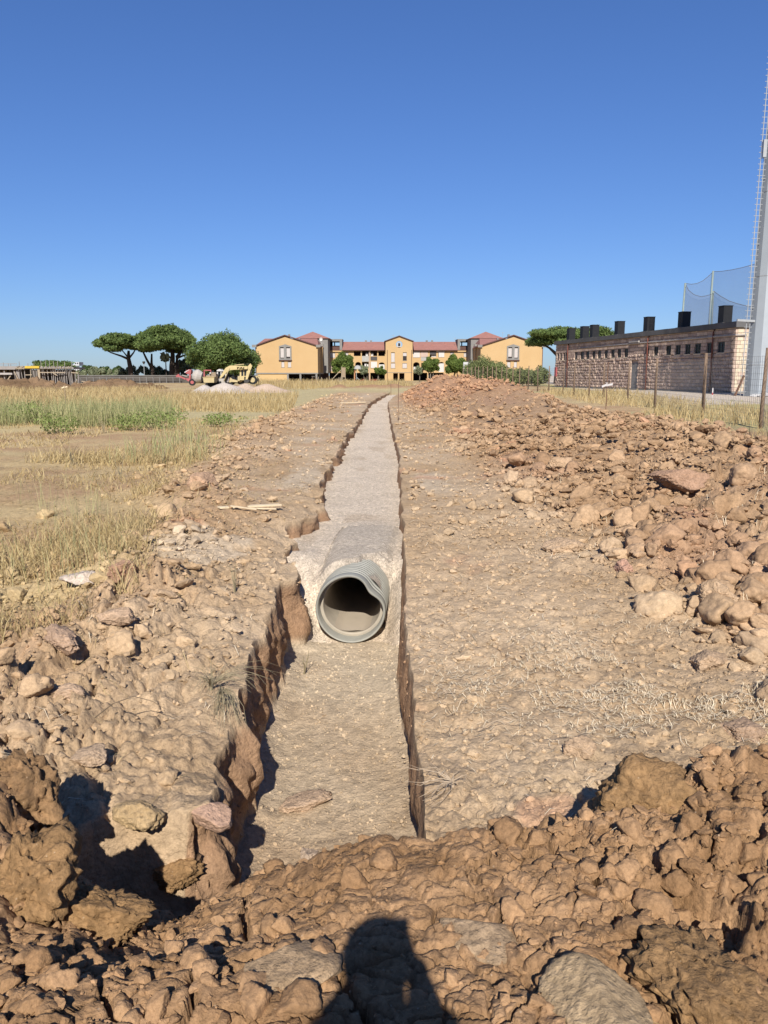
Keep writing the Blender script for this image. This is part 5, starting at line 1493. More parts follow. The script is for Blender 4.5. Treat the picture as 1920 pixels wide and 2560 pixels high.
tree('umbrella_pine', 'broad umbrella pine behind the flues of the stone building', 'pine tree', 150, (1312, 1535, 811, 872), [[(1392, 945, .6), (1395, 905, .55), (1392, 880, .4), (1410, 850, .3)], [(1394, 890, .35), (1372, 870, .2), (1350, 858, .1)], [(1395, 885, .35), (1430, 865, .2), (1470, 850, .1)]], M['pine'], 24000, .30, 12, 950, umbrella=True, nl=40, lr=.23, depth=9)
# trees in front of the flats
tree('leafy_tree', 'round bright green tree in front of the left loggias of the flats', 'tree', 188, (833, 886, 886, 937), [[(862, 955, .25), (861, 930, .2), (860, 905, .1)]], M['broad'], 9500, .26, 21, 953, nl=24, lr=.34)
tree('young_tree', 'young thin tree beside the playground slide', 'tree', 186, (896, 921, 914, 938), [[(914, 953, .1), (909, 940, .08), (906, 925, .05)], [(917, 953, .07), (918, 930, .05)]], M['olive'], 2200, .2, 22, 953, M['pale_bark'], nl=12)
tree('young_tree', 'young tree with a dark crown left of the central bay', 'tree', 186, (934, 965, 915, 940), [[(948, 953, .1), (946, 940, .08), (947, 925, .05)], [(944, 953, .07), (945, 930, .05)]], M['broad'], 2600, .2, 23, 953, M['pale_bark'], nl=14)
tree('young_tree', 'small sparse tree just right of the central bay', 'tree', 186, (1036, 1060, 915, 940), [[(1049, 953, .12), (1050, 925, .06)]], M['olive'], 1700, .2, 24, 953, M['pale_bark'], nl=10)
tree('leafy_tree', 'bright green tree on pale stems before the right loggias', 'tree', 184, (1056, 1099, 892, 935), [[(1071, 953, .13), (1072, 925, .1)], [(1077, 953, .12), (1076, 925, .08)], [(1082, 953, .1), (1084, 920, .06)]], M['broad'], 7000, .24, 25, 953, M['pale_bark'], nl=22)
tree('leafy_tree', 'round olive green tree left of the fenced hedge', 'tree', 180, (1114, 1163, 888, 938), [[(1133, 953, .2), (1136, 935, .15), (1140, 915, .1)], [(1145, 953, .15), (1143, 930, .1)]], M['broad'], 8500, .25, 26, 953, nl=24)
ORD = ['leftmost', 'second from the left', 'third from the left', 'fourth from the left', 'fifth from the left', 'sixth from the left', 'seventh from the left', 'eighth from the left', 'middle', 'eighth from the right', 'seventh from the right', 'sixth from the right', 'fifth from the right', 'fourth from the right', 'third from the right', 'second from the right', 'rightmost']
hed = [(1170+i*11.5, w, top) for i, (w, top) in enumerate([(30, 915), (34, 905), (38, 898), (44, 896), (44, 895), (44, 898), (44, 903), (40, 908), (36, 916), (34, 920), (34, 922), (34, 925), (30, 921), (30, 924), (30, 922), (28, 926), (34, 915)])]
for i, (px, w, top) in enumerate(hed):
    Yh = 118+(i % 3)*2
    x = xat(px, Yh); g = hz(x, Yh); ztop = zat(top, Yh); rx = w/2/2000*Yh
    o = leaf_obj('hedge_shrub', M['hedge'], None, 1700, lobes_crown(x, Yh, (g+ztop)/2, rx*1.1, 2.2, (ztop-g)/2*1.0, 10, .4, 300+i)+[(x, Yh, (g+ztop)/2, rx*.8, 1.6, (ztop-g)*.42)], .17, 400+i)
    tag(o, 'dark green hedge shrub behind the fence posts, '+ORD[i], 'shrub', 'shrubs of the tall hedge right of the flats')
# far olive hedge
for i in range(17):
    px = 184+i*16.8; Yh = 182; x = xat(px, Yh); g = 1.0; zt_ = zat(918+3*math.sin(i*1.9), Yh); rx = 1.25
    o = leaf_obj('olive_shrub', M['olive'], None, 1300, lobes_crown(x, Yh, (g+zt_)/2, rx, 1.2, (zt_-g)/2, 8, .4, 600+i), .24, 700+i)
    tag(o, 'grey green olive shrub behind the low wall, '+ORD[i], 'shrub', 'olive shrubs behind the low wall')

# ---------------------------------------------------------------- low wall, lamps, white tower, far buildings
M['dim_wall'] = mat('weathered_wall', (.12, .105, .09), .95, .25, .5)
lw = thing('low_wall', (xat(320, 160), 160, .8), 'long low dark brown wall at the foot of the pines', 'wall')
B('wall_face', M['dim_wall'], lw, xat(192, 160), xat(640, 160), 160, 160.3, .5, zat(939.5, 160))
B('coping', M['window_grey'], lw, xat(192, 160), xat(640, 160), 159.92, 160.38, zat(939.5, 160)+.003, zat(938.3, 160)+.02)
B('rail', M['window_grey'], lw, xat(192, 159), xat(452, 159), 159, 159.06, zat(944.5, 159), zat(943.8, 159))
for i in range(16):
    px = 200+i*16.6; B('rail_post', M['concrete'], lw, xat(px, 158.9)-.05, xat(px, 158.9)+.05, 158.8, 158.9, .6, zat(942.5, 159))
def lamp(px, top, base, Y, label, head):
    x = xat(px, Y); g = hz(x, Y)
    t = thing('street_lamp', (x, Y, g), label, 'street lamp')
    MB().tube([(x, Y, g-.2), (x, Y, zat(top, Y))], .07, 6).build('pole', M['galv2'], t)
    z = zat(top, Y)
    if head: MB().tube([(x, Y, z-.25), (x, Y, z+.15), (x, Y, z+.3)], [.12, .34, .2], 8).build('lamp_head', M['dim_wall'], t)
    else: MB().bar((x-.2, Y, z), (x-.2, Y-1.0, z+.06), .35, .14).build('lamp_head', M['whitepipe'], t)
lamp(361, 907, 938, 165, 'small street lamp with a dark head between the pines', True)
lamp(624.5, 885, 940, 185, 'pale street lamp before the dark trees by the left gable', False)
wt = thing('water_tower', (xat(192, 260), 260, .8), 'distant white flat topped tower building beyond the olive row', 'building')
MW = mat('white_render', (.66, .66, .66), .8, .05, 1)
xa_, xb_ = xat(184, 260), xat(201, 260)
B('base', MW, wt, xa_+.2, xb_-.2, 260, 264, .3, zat(921, 260))
B('gallery', MW, wt, xa_, xb_, 259.5, 264.5, zat(914, 260), zat(911.5, 260))
B('upper_floor', MW, wt, xa_+.3, xb_-.3, 260.5, 264, zat(911.4, 260), zat(905, 260))
for k in range(3): B('window', M['dark_glass'], wt, xa_+.55+k*.65, xa_+.9+k*.65, 260.4, 260.49, zat(910, 260), zat(906.5, 260))
B('band', M['dim_wall'], wt, xa_+.1, xb_-.1, 259.9, 259.99, zat(918, 260), zat(915.5, 260))

# ---------------------------------------------------------------- concrete frame building under construction
M['formwork'] = mat('yellow_formwork', (.72, .50, .06), .7, .1, 3)
M['raw_conc'] = mat('raw_concrete', (.38, .34, .31), .9, .12, 1)
M['timber'] = mat('pale_timber', (.50, .40, .28), .9, .15, 3)
YF = 120
def c6(c, r): return (c*.1326, 880+r*.1326)
cf = thing('concrete_frame', (xat(90, YF), YF, .6), 'single storey concrete frame under construction with timber props and yellow formwork', 'building')
fx = lambda c, Y=YF: xat(c*.1326, Y)
fz = lambda r, Y=YF: zat(880+r*.1326, Y)
B('slab', M['raw_conc'], cf, fx(-400), fx(330), YF, YF+5, fz(330), fz(268))
B('slab', M['raw_conc'], cf, fx(460), fx(1380), YF+.3, YF+5, fz(318), fz(285))
B('formwork_panel', M['formwork'], cf, fx(485), fx(755), YF-.1, YF+.28, fz(308), fz(263))
rg = random.Random(9)
for k in range(26):
    c = 770+k*22.5
    MB().bar((fx(c), YF-.1, fz(318)), (fx(c+rg.uniform(-6, 14)), YF+.2, fz(282-rg.uniform(0, 14))), .10).build('edge_board', M['timber'] if k % 2 else M['raw_conc'], cf)
for k in range(8):
    c = 300+k*22
    MB().bar((fx(c), YF-.15, fz(322+rg.uniform(-6, 6))), (fx(c+60), YF+.2, fz(270+rg.uniform(-10, 10))), .09).build('edge_board', M['timber'], cf)
B('column', M['timber'], cf, fx(708), fx(750), YF+.1, YF+.6, .5, fz(318))
B('wall_panel', M['raw_conc'], cf, fx(285), fx(345), YF+.4, YF+.8, .5, fz(325))
B('back_wall', M['dim_wall'], cf, fx(-400), fx(1180), YF+4.6, YF+4.9, .5, fz(330))
for c in [-330, -240, -140, -60, 65, 245, 380, 440, 615, 665, 780, 810, 880, 950, 990, 1025, 1065, 1090, 1130, 1160, 1195, 1230, 1265, 1295, 1325, 1355, 1415, 1480]:
    zt_ = fz(325) if c < 1340 else fz(390)
    MB().tube([(fx(c), YF+rg.uniform(.2, 1.2) if c < 1340 else YF, .5), (fx(c+rg.uniform(-4, 4)), YF+.4 if c < 1340 else YF, zt_)], .065 if c not in (65, 245, 615) else .10, 6).build('prop', M['raw_conc'], cf)
for k in range(34):
    c = rg.uniform(-350, 1340); MB().tube([(fx(c), YF+rg.uniform(1.5, 4), .5), (fx(c), YF+3, fz(328))], .06, 5).build('prop', M['timber'], cf)
for (a, b) in (((-20, 495), (35, 530)), ((205, 450), (140, 530)), ((285, 370), (345, 520)), ((1020, 405), (1080, 440)), ((0, 410), (245, 410)), ((485, 432), (610, 430)), ((760, 385), (1240, 388)), ((1350, 388), (1490, 398))):
    MB().bar((fx(a[0]), YF-.1, fz(a[1])), (fx(b[0]), YF-.1, fz(b[1])), .12 if a[0] != 0 else .28).build('brace', M['timber'] if a[0] != 0 else M['whitepipe'], cf)
for c, r_ in ((55, 205), (100, 215), (265, 175), (430, 210), (470, 235), (600, 205), (735, 150), (822, 155), (897, 160), (975, 170), (1050, 160), (1132, 175), (1217, 170), (1270, 240), (-100, 190), (-200, 200)):
    MB().tube([(fx(c), YF+1+(c % 3), fz(285)), (fx(c), YF+1+(c % 3), fz(r_))], .045, 5).build('rebar_post', M['raw_conc'], cf)
MB().bar((fx(-200), YF+1, fz(220)), (fx(280), YF+1, fz(218)), .07).bar((fx(-200), YF+1, fz(245)), (fx(280), YF+1, fz(243)), .05).build('guard_rail', M['raw_conc'], cf)
tl = thing('timber_stack', (xat(215, 112), 112, hz(xat(215, 112), 112)), 'low stack of pale timber at the right end of the concrete frame', 'timber stack')
for k in range(6): MB().bar((xat(203+k*4, 112), 112, .95+rg.uniform(.1, .55)), (xat(222+k*3, 112), 112.3, .95+rg.uniform(0, .4)), .12).build('plank', M['timber'], tl)

# ---------------------------------------------------------------- earth ridge and heaps beyond the field
def heap_mesh(name, label, cat, x0, x1, y0, y1, hfun, nx, ny, m, cfun):
    xs = np.linspace(x0, x1, nx); ys = np.linspace(y0, y1, ny)
    XX, YY = np.meshgrid(xs, ys)
    ZZ = g_base(XX, YY)-.12+hfun(XX, YY)
    me = grid_mesh(name, np.stack([XX, YY, ZZ], -1).reshape(-1, 3), ny, nx, cfun(XX, YY).reshape(-1, 3))
    return tag(link(name, me, m), label, cat)
def ridge(X, Y):
    u = (X+62)/36.5
    env = ss(-25.2, -28.5, X)*(.75+.28*fbm(X*.25, Y*0, 2, 401)+.22*gauss(X, -45, 4)-.25*gauss(X, -36, 2.5))
    prof = np.clip(1-np.abs(Y-95-1.0*fbm(X*.2, Y*0+5, 2, 402))/3.2, 0, 1)**.7
    rp = ripple(X, Y, .12, [(1.6, 1), (.8, .6), (.4, .35), (.25, .25)], 410)
    return 1.25*env*prof+.5*rp*prof*(env > .05)
def ridge_c(X, Y):
    t = np.clip(.5+fbm(X*.6, Y*.6, 3, 403), 0, 1)[..., None]
    return np.array([.125, .078, .042])*(1-t)+np.array([.21, .135, .078])*t
heap_mesh('earth_ridge', 'long dark brown ridge of dug earth in front of the concrete frame', 'earth heap', -66, -24.5, 91, 99.5, ridge, 420, 86, M['soil'], ridge_c)
def cone(cx, cy, rx, ry, h, sd):
    return lambda X, Y: h*np.clip(1.08-np.sqrt(((X-cx)/rx)**2+((Y-cy)/ry)**2+.02)*(1+.13*fbm(X*.6, Y*.6, 2, sd)), 0, 1)**1.1*(1+.04*fbm(X*3, Y*3, 3, sd+1))
def flatc(c): return lambda X, Y: np.repeat(np.repeat((1+.08*fbm(X*1.3, Y*1.3, 3, 470))[..., None], 3, -1), 1, 0)*np.array(c)
for (pc, pw, top, Y0, c, lb, sd) in [(560, 78, 955, 74, (.47, .40, .335), 'pale grey pink gravel heap before the excavator', 1), (665, 72, 957, 78, (.48, .36, .265), 'pinkish sand heap right of the pale gravel heap', 2), (510, 40, 960, 77, (.47, .41, .35), 'small grey gravel heap below the red mixer', 3), (612, 50, 956, 81, (.46, .35, .26), 'sand heap between the two larger heaps, behind them', 4)]:
    cx_ = xat(pc, Y0); rx = pw/2000*Y0; h = zat(top, Y0)-float(g_base(np.array(cx_), np.array(Y0)))+.10
    heap_mesh('gravel_heap', lb, 'gravel heap', cx_-rx*1.15, cx_+rx*1.15, Y0-2.9, Y0+2.9, cone(cx_, Y0, rx, 2.6, h, 450+sd*5), 90, 60, M['gravel'], flatc(c))
heap_mesh('earth_heap', 'small brown earth heap beside the pillars of the left wing', 'earth heap', xat(680, 150), xat(720, 150), 147, 153, cone(xat(697, 150), 150, 1.4, 2.5, .8, 480), 40, 30, M['soil'], lambda X, Y: np.zeros(X.shape+(3,))+np.array([.3, .19, .11]))
# ---------------------------------------------------------------- excavator and machines
M['yellow'] = mat('faded_yellow_paint', (.70, .55, .27), .6, .12, 2)
M['cream'] = mat('dusty_cream_paint', (.62, .50, .27), .7, .1, 2)
M['steel'] = mat('dark_steel', (.09, .085, .08), .5, .2, 3, metal=.4)
M['rubber'] = mat('black_rubber', (.025, .025, .026), .85, .2, 3)
M['faded_red'] = mat('faded_red_paint', (.50, .13, .13), .6, .2, 2.5)
M['drum'] = mat('cement_stained_drum', (.55, .50, .44), .9, .15, 2.5)
M['purple'] = mat('faded_purple_lettering', (.17, .10, .16), .7, .1, 3)
YE = 92.0
def c1(c, r, Y=YE): return at(550+c*.06028, 890+r*.06028, Y)     # from the close view of the excavator
ex = thing('excavator', (c1(950, 1000)[0], YE, .6), 'yellow backhoe excavator with its bent boom raised over the cab behind the heaps', 'excavator')
def plate(name, pts, th, m, parent=ex, Y=YE, dy=0):
    poly = [(c1(a, b, Y)[0], c1(a, b, Y)[2]) for a, b in pts]
    return MB().prism(poly, Y+dy-th/2, Y+dy+th/2).build(name, m, parent, bevel=0)
boom = plate('boom', [(60, 890), (300, 500), (480, 400), (600, 400), (1210, 430), (1210, 540), (880, 560), (640, 575), (500, 590), (380, 650), (200, 840), (90, 940)], .32, M['yellow'], dy=-.9)
plate('arm', [(1215, 430), (1320, 310), (1390, 420), (1340, 560), (1200, 980), (1120, 990), (1165, 640), (1230, 600)], .28, M['yellow'], dy=-.9)
MB().tube([c1(600, 380, YE-.9), c1(1000, 345, YE-.9)], .055, 8).build('hydraulic_cylinder', M['cream'], ex, True)
MB().tube([c1(1000, 350, YE-.9), c1(1290, 330, YE-.9)], .03, 8).build('piston_rod', M['steel'], ex, True)
MB().tube([c1(400, 500, YE-1.1), c1(270, 780, YE-1.1), c1(160, 1050, YE-1.1)], .05, 8).build('hydraulic_cylinder', M['cream'], ex, True)
MB().tube([c1(420, 500, YE-.9), c1(200, 1090, YE-.9)], .045, 8).build('hydraulic_cylinder', M['steel'], ex, True)
MB().tube([c1(1345, 560, YE-.8), c1(1150, 990, YE-.8)], .05, 8).build('bucket_link', M['steel'], ex, True)
MB().tube([c1(1230, 540, YE-1.08), c1(1250, 610, YE-1.12), c1(1285, 600, YE-1.12), c1(1310, 520, YE-1.08)], .018, 6).build('hose', M['rubber'], ex)
plate('bucket', [(1080, 990), (1240, 960), (1290, 1040), (1200, 1120), (1080, 1100)], .6, M['steel'], dy=-.9)
# cab with glazed openings
cab = plate('cab_roof', [(860, 545), (1170, 545), (1170, 575), (860, 575)], 1.4, M['yellow'])
for (a0, a1, b0, b1) in ((860, 925, 575, 1000), (1010, 1045, 575, 1000), (1140, 1180, 575, 1000)):
    plate('cab_post', [(a0, b0), (a1, b0), (a1, b1), (a0, b1)], 1.3, M['yellow'])
plate('cab_side', [(925, 830), (1010, 830), (1010, 1000), (925, 1000)], 1.28, M['yellow'])
plate('cab_side', [(1045, 830), (1140, 830), (1140, 860), (1045, 860)], 1.28, M['yellow'])
for (a0, a1, b0, b1) in ((925, 1010, 575, 830), (1045, 1140, 575, 830), (1045, 1140, 860, 1000)):
    plate('window', [(a0, b0), (a1, b0), (a1, b1), (a0, b1)], 1.2, M['dark_glass'])
plate('engine_body', [(780, 840), (860, 820), (860, 1030), (780, 1030)], 1.4, M['cream'])
plate('engine_body', [(1290, 830), (1540, 830), (1540, 1060), (1430, 1060), (1290, 990)], 1.6, M['yellow'], dy=.8)
plate('undercarriage', [(520, 950), (780, 1020), (780, 1090), (520, 1070)], 1.5, M['cream'])
plate('loader_arm', [(1540, 820), (1580, 820), (1670, 940), (1650, 980)], .2, M['yellow'])
for c_ in (445, 870, 1380):
    p = c1(c_, 1010, YE+.3)
    w = MB().tube([(p[0], YE-.2, p[2]+.05), (p[0], YE+.35, p[2]+.05)], .62 if c_ == 445 else .5, 20).build('wheel', M['rubber'], ex)
    MB().tube([(p[0], YE-.23, p[2]+.05), (p[0], YE-.201, p[2]+.05)], .28, 14).build('rim', M['cream'], w)
plate('fender', [(290, 1090), (380, 860), (410, 870), (380, 1090)], 1.0, M['whitepipe'])
fc = bpy.data.curves.new('boom_lettering', 'FONT'); fc.body = 'FAI'; fc.size = .42; fc.extrude = .004; fc.offset = .014; fc.align_x = 'LEFT'
tx = bpy.data.objects.new('boom_lettering', fc); col.objects.link(tx); fc.materials.append(M['purple'])
p = c1(700, 540, YE-1.08)
bpy.context.view_layer.update()
tm_ = bpy.data.meshes.new_from_object(tx.evaluated_get(bpy.context.evaluated_depsgraph_get())); bpy.data.objects.remove(tx)
for v_ in tm_.vertices: v_.co = (p[0]-ex.location.x+v_.co.x*1.45, -1.075, p[2]-ex.location.z+v_.co.y*.72)
if not tm_.materials: tm_.materials.append(M['purple'])
tx = link('boom_lettering', tm_, None, ex)
# tipped red cement mixer
YM = 96.0
def c2(c, r, Y=YM): return at(440+c*.07233, 900+r*.07233, Y)
mx = thing('cement_mixer', (c2(700, 740)[0], YM, .6), 'old red towable cement mixer with a pale drum and red hopper', 'cement mixer')
def plate2(name, pts, th, m, dy=0, parent=None):
    return MB().prism([(c2(a, b)[0], c2(a, b)[2]) for a, b in pts], YM+dy-th/2, YM+dy+th/2).build(name, m, parent or mx)
d0, d1 = Vector(c2(590, 560)), Vector(c2(915, 590))
mb = MB(); axis = [(c2(575, 540), .42), (c2(600, 545), .62), (c2(700, 562), .86), (c2(770, 572), .86), (c2(905, 600), .62), (c2(915, 602), .2)]
mb.tube([a for a, _ in axis], [r_*.95 for _, r_ in axis], 20); mb.build('drum', M['drum'], mx, False)
plate2('hopper', [(325, 425), (400, 355), (490, 325), (550, 350), (545, 470), (500, 500), (430, 490)], .9, M['faded_red'])
plate2('hopper_lip', [(320, 420), (480, 335), (490, 350), (335, 445)], .98, M['tape'])
plate2('tow_bar', [(0, 540), (100, 480), (130, 540), (350, 640), (330, 680), (110, 590), (10, 590)], .25, M['faded_red'])
plate2('hopper_leg', [(480, 500), (540, 480), (520, 700), (470, 700)], .2, M['faded_red'], -.3)
plate2('frame', [(360, 630), (470, 640), (600, 660), (850, 740), (640, 770), (590, 830), (560, 760), (450, 740), (380, 700)], .5, M['faded_red'])
MB().tube([c2(210, 520, YM-.2), c2(400, 585, YM-.2)], .05, 8).build('piston', M['drum'], mx, True)
w = MB().tube([(c2(600, 790)[0], YM-.6, c2(0, 770)[2]), (c2(600, 790)[0], YM-.4, c2(0, 770)[2])], .40, 18).build('wheel', M['rubber'], mx)
MB().tube([(c2(600, 790)[0], YM-.62, c2(0, 770)[2]), (c2(600, 790)[0], YM-.601, c2(0, 770)[2])], .2, 12).build('rim', M['faded_red'], w)
# red frame, skip and the small white digger cab behind
fr = thing('red_steel_frame', (c2(1080, 700)[0], YM+1, .6), 'square red tubular frame standing between the mixer and the excavator', 'steel frame')
mb = MB()
mb.bar(c2(980, 350, YM+1), c2(975, 710, YM+1), .14).build('upright', M['faded_red'], fr)
MB().bar(c2(1205, 350, YM+1), c2(1205, 560, YM+1), .12).build('upright', M['faded_red'], fr)
MB().bar(c2(965, 355, YM+.9), c2(1215, 355, YM+.9), .12).build('crossbar', M['faded_red'], fr)
sk = thing('yellow_skip', (c2(1180, 700)[0], YM-1, .6), 'dusty yellow steel skip in front of the red frame', 'skip')
MB().prism([(c2(a, b, YM-1)[0], c2(a, b, YM-1)[2]) for a, b in ((985, 600), (1370, 595), (1360, 780), (1010, 780))], YM-1.8, YM-.2).build('skip_body', M['cream'], sk)
MB().prism([(c2(a, b, YM-1)[0], c2(a, b, YM-1)[2]) for a, b in ((975, 585), (1380, 580), (1380, 600), (975, 605))], YM-1.86, YM-.14).build('skip_rim', M['yellow'], sk)
eng = thing('rusty_dumper', (c2(1250, 600)[0], YM+1.5, .6), 'dull brown site dumper with round headlights behind the yellow skip', 'dumper')
MB().prism([(c2(a, b, YM+1.5)[0], c2(a, b, YM+1.5)[2]) for a, b in ((1050, 620), (1080, 530), (1180, 520), (1200, 440), (1400, 420), (1430, 620), (1430, 800), (1050, 800))], YM+.9, YM+2.1).build('bonnet', M['plank2'], eng)
for c_ in (1140, 1385): MB().tube([(c2(c_, 450)[0], YM+.7, c2(0, 450)[2]), (c2(c_, 450)[0], YM+.89, c2(0, 450)[2])], .09, 10).build('headlight', M['white_cloth'], eng)
MB().tube([(c2(1140, 450)[0], YM+.8, c2(0, 470)[2]), (c2(1140, 450)[0], YM+.9, c2(0, 560)[2])], .03, 6).build('lamp_stalk', M['steel'], eng)
for c_ in (1110, 1370): MB().tube([(c2(c_, 700)[0], YM+.6, 1.1), (c2(c_, 700)[0], YM+.95, 1.1)], .5, 18).build('wheel', M['rubber'], eng)
wc = thing('white_digger', (c2(1560, 560)[0], YM+3, .6), 'small white cabbed digger mostly hidden behind the yellow boom', 'digger')
def pw(name, pts, y0, y1, m): return MB().prism([(c2(a, b, YM+3)[0], c2(a, b, YM+3)[2]) for a, b in pts], YM+y0, YM+y1).build(name, m, wc)
pw('cab_roof', [(1440, 355), (1500, 320), (1560, 310), (1590, 355), (1760, 365), (1760, 390), (1440, 390)], 2.4, 4, M['white_cloth'])
for a in (1455, 1570, 1730): pw('cab_post', [(a, 390), (a+28, 390), (a+28, 640), (a, 640)], 2.5, 3.9, M['white_cloth'])
pw('window', [(1483, 390), (1570, 390), (1570, 640), (1483, 640)], 2.6, 3.8, M['dark_glass']); pw('window', [(1598, 390), (1730, 390), (1730, 640), (1598, 640)], 2.6, 3.8, M['dark_glass'])
pw('body', [(1380, 640), (1800, 640), (1800, 800), (1380, 800)], 2.3, 4.1, M['drum'])

# ---------------------------------------------------------------- playground and screens before the flats
YP = 178.0
def c7(c, r, Y=YP): return at(780+c*.1326, 830+r*.1326, Y)
sl = thing('playground_slide', (c7(850, 930)[0], YP, .8), 'small playground slide with a grey canopy beside the round green tree', 'slide')
MB().bar(c7(835, 850), c7(900, 905), .35, .1).build('chute', M['galv2'], sl)
MB().bar(c7(900, 905), c7(945, 925), .35, .1).build('chute_end', M['red_paint'], sl)
for c_ in (805, 838): MB().bar(c7(c_, 650), c7(c_, 935), .1).build('leg', M['red_paint'] if c_ == 805 else M['galv2'], sl)
mb = MB(); cc_ = Vector(c7(862, 700)); n = 12
for i in range(6):
    e = i/5*math.pi/2
    for j in range(n): mb.v.append((cc_.x+.62*math.sin(e)*math.cos(j*6.2832/n)*1.35, YP+.8*math.sin(e)*math.sin(j*6.2832/n), cc_.z+.85*math.cos(e)))
for i in range(5):
    for j in range(n): mb.f.append((i*n+j, i*n+(j+1) % n, (i+1)*n+(j+1) % n, (i+1)*n+j))
mb.build('canopy', M['lattice'], sl, True)
sp = thing('spring_rider', (c7(968, 920)[0], YP, .8), 'small red spring rider right of the slide', 'playground toy')
MB().tube([c7(968, 935), c7(966, 900), c7(968, 885)], [.12, .2, .1], 8).build('rider_body', M['red_paint'], sp, True)
bn = thing('red_bench', (c7(1175, 910)[0], YP, .8), 'long red bench in the shade under the flats', 'bench')
MB().bar(c7(1110, 893), c7(1240, 893), .5, .08).build('seat', M['red_paint'], bn); MB().bar(c7(1110, 912), c7(1240, 912), .06, .25).build('backrest', M['red_paint'], bn)
for c_ in (1125, 1225): MB().bar(c7(c_, 890), c7(c_, 935), .08).build('leg', M['steel'], bn)
wb = thing('wicker_screen', (c7(595, 850, 170)[0], 170, .8), 'grey brown reed screen board propped in front of the round green tree', 'screen')
MB().prism([(c7(a, b, 170)[0], c7(a, b, 170)[2]) for a, b in ((555, 668), (632, 668), (632, 855), (552, 850))], 170, 170.08).build('board', M['plank2'], wb)
MB().bar(c7(560, 650, 169.9), c7(560, 940, 169.9), .1).build('leg', M['timber'], wb); MB().bar(c7(628, 850, 169.9), c7(628, 940, 169.9), .1).build('leg', M['timber'], wb)
MB().bar(c7(545, 715, 169.8), c7(390, 880, 169.8), .12).build('strut', M['timber'], wb)
pf = thing('picket_fence', (c7(520, 900, 166)[0], 166, .8), 'row of uneven pale wooden stakes before the reed screen', 'fence')
for c_ in (120, 180, 280, 325, 380, 440, 470, 490, 510, 530, 545, 575, 605): MB().bar(c7(c_, 860+rg.uniform(-25, 25), 166), c7(c_+rg.uniform(-4, 4), 950, 166), .09).build('stake', M['timber'], pf)
sg = thing('sign_frame', (*at(782, 960, 100)[:2], .7), 'small dark sign frame on two thin legs on the waste ground', 'sign')
B('sign_board', M['dim_wall'], sg, xat(779, 100), xat(787, 100), 100, 100.05, zat(943, 100), zat(940, 100))
for p_ in (781, 790): MB().bar(at(p_, 942, 100), at(p_+1, 966, 100), .05).build('leg', M['rust'], sg)
cr = thing('concrete_pipe_wall', (*at(1170, 915, 160)[:2], .8), 'white garden wall glimpsed between the trees and the fence', 'wall')
B('wall_face', MW, cr, xat(1158, 165), xat(1176, 165), 165, 165.3, .6, zat(905, 165))

# ---------------------------------------------------------------- the person taking the photograph (casts the foreground shadow)
M['skin'] = mat('skin', (.45, .27, .19), .6, .05, 5)
M['shirt'] = mat('blue_shirt', (.08, .12, .22), .9, .1, 8)
M['trousers'] = mat('dark_trousers', (.05, .05, .06), .9, .1, 8)
M['hair'] = mat('dark_hair', (.03, .02, .015), .8, .2, 20)
person_x, person_y = -.085, -.34
fz0 = hz(person_x, person_y)
per = thing('person', (person_x, person_y, fz0), 'person standing on the mound holding up a phone in both hands', 'person')
def skin_body():
    s = (H+.235-fz0)/1.80
    J = {'pel': (0, 0, .95), 'belly': (0, 0, 1.10), 'chest': (0, .0, 1.35), 'neck': (0, .03, 1.50), 'head0': (0, .05, 1.56), 'head1': (0, .06, 1.66), 'head2': (0, .04, 1.73),
         'ls': (-.15, .02, 1.45), 'le': (-.19, .12, 1.24), 'lw': (-.08, .20, 1.42), 'lh': (.03, .26, 1.45),
         'rs': (.18, .02, 1.45), 're': (.22, .10, 1.25), 'rw': (.13, .18, 1.42), 'rh': (.13, .26, 1.45),
         'lhp': (-.10, 0, .90), 'lk': (-.12, .03, .50), 'la': (-.13, 0, .08), 'lt': (-.15, .16, .03),
         'rhp': (.10, 0, .90), 'rk': (.12, .03, .50), 'ra': (.14, 0, .08), 'rt': (.16, .16, .03)}
    Rr = {'pel': .15, 'belly': .14, 'chest': .16, 'neck': .085, 'head0': .085, 'head1': .10, 'head2': .085, 'ls': .085, 'le': .058, 'lw': .042, 'lh': .03, 'rs': .09, 're': .07, 'rw': .055, 'rh': .03,
          'lhp': .095, 'lk': .062, 'la': .045, 'lt': .035, 'rhp': .095, 'rk': .062, 'ra': .045, 'rt': .035}
    E = [('pel', 'belly'), ('belly', 'chest'), ('chest', 'neck'), ('neck', 'head0'), ('head0', 'head1'), ('head1', 'head2'), ('chest', 'ls'), ('ls', 'le'), ('le', 'lw'), ('lw', 'lh'), ('chest', 'rs'), ('rs', 're'), ('re', 'rw'), ('rw', 'rh'),
         ('pel', 'lhp'), ('lhp', 'lk'), ('lk', 'la'), ('la', 'lt'), ('pel', 'rhp'), ('rhp', 'rk'), ('rk', 'ra'), ('ra', 'rt')]
    k = list(J); me = bpy.data.meshes.new('body')
    me.from_pydata([tuple(c*s for c in J[n]) for n in k], [(k.index(a), k.index(b)) for a, b in E], [])
    o = link('body', me, M['shirt'], per)
    sm = o.modifiers.new('skin', 'SKIN'); sm.use_smooth_shade = True
    for i, n in enumerate(k):
        me.skin_vertices[0].data[i].radius = (Rr[n]*s, Rr[n]*s*(.75 if n in ('pel', 'belly', 'chest') else 1)) if n not in ('pel', 'belly', 'chest') else (Rr[n]*s, Rr[n]*s*.75)
    me.skin_vertices[0].data[0].use_root = True
    sb_ = o.modifiers.new('sub', 'SUBSURF'); sb_.levels = 2; sb_.render_levels = 2
    return s
s_ = skin_body()
def P_(x, y, z): return (person_x+x*s_, person_y+y*s_, fz0+z*s_)
mb = MB(); hc = Vector(P_(0, .03, 1.69)); n = 14
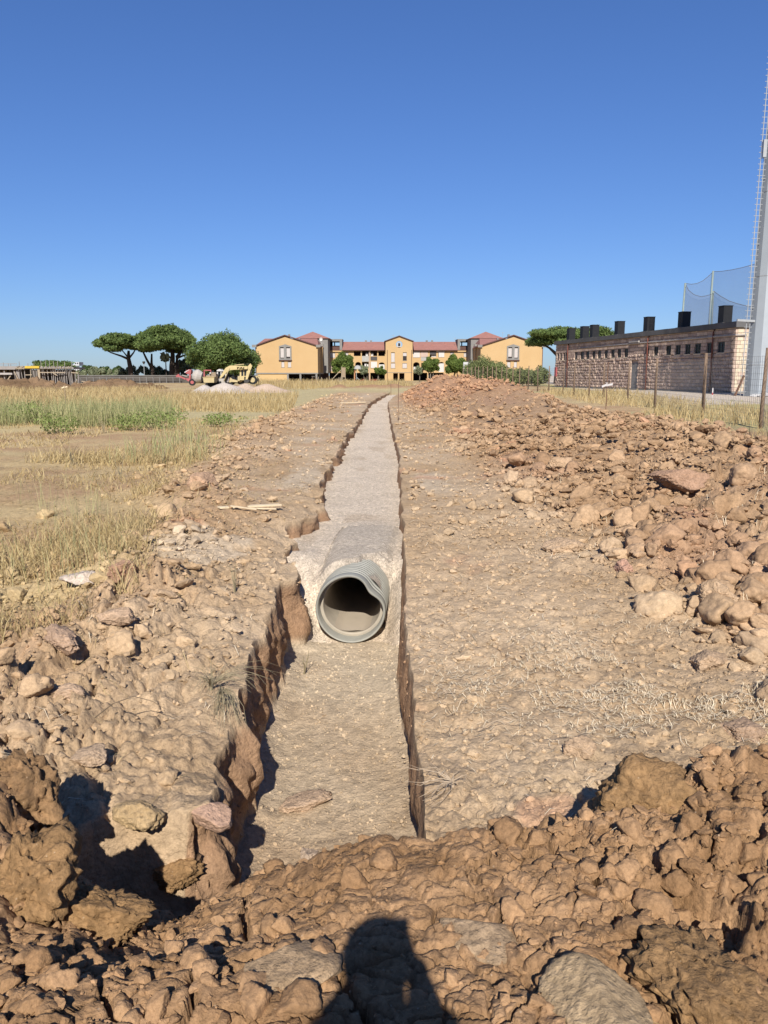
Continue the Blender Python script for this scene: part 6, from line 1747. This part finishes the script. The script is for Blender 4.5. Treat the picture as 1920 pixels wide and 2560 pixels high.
for i in range(8):
    e = i/7*math.pi*.62
    for j in range(n): mb.v.append((hc.x+.112*s_*math.sin(e)*math.cos(j*6.2832/n), hc.y+.118*s_*math.sin(e)*math.sin(j*6.2832/n)-.01, hc.z-.01+.105*s_*math.cos(e)))
for i in range(7):
    for j in range(n): mb.f.append((i*n+j, i*n+(j+1) % n, (i+1)*n+(j+1) % n, (i+1)*n+j))
mb.build('hair', M['hair'], per, True)
mb = MB(); q = Vector(P_(0, .15, 1.62)); mb.obox(q, (.012, 0, 0), (0, .018, 0), (0, 0, .025)); mb.build('nose', M['skin'], per, bevel=.006)
for sx_ in (-.03, .03):
    e = Vector(P_(sx_, .148, 1.645)); MB().tube([(e.x, e.y-.008, e.z), (e.x, e.y+.004, e.z)], .011, 8).build('eye', M['white_cloth'], per)
e = Vector(P_(0, .145, 1.575)); MB().obox(e, (.024, 0, 0), (0, .006, 0), (0, 0, .006)).build('mouth', M['faded_red'], per)
ph = thing('phone', (-.022, -.012, H-.067), 'dark phone held up in front of the face by the standing person', 'phone')
MB().obox((-.022, -.012, H-.067), (.0375, 0, 0), (0, .004, 0), (0, 0, .079)).build('phone_body', M['rubber'], ph, bevel=.003)
for side, hx in ((-1, -.062), (1, .018)):
    root = Vector(P_(.03 if side < 0 else .13, .26, 1.45)); g0 = Vector((hx, -.03, H-.13))
    MB().tube([tuple(root), tuple(root.lerp(g0, .6)), tuple(g0+Vector((side*.01, -.015, 0)))], [.03, .034, .026], 10).build('palm', M['skin'], per, True)
    for f_ in range(4):
        zf = H-.165+f_*.021; ln = (.8, 1, 1.05, .9)[f_]
        MB().tube([(g0.x+side*.012, -.035, zf), (hx+side*.006, -.018, zf+.004), (hx+side*.001, -.004-.0*ln, zf+.008), (hx-side*.016*ln, -.001, zf+.010)], [.0095, .009, .008, .006], 8).build('finger', M['skin'], per, True)
    MB().tube([(g0.x, -.04, H-.15), (hx-side*.005, -.033, H-.115), (hx-side*.02, -.022, H-.085)], [.012, .011, .008], 8).build('thumb', M['skin'], per, True)
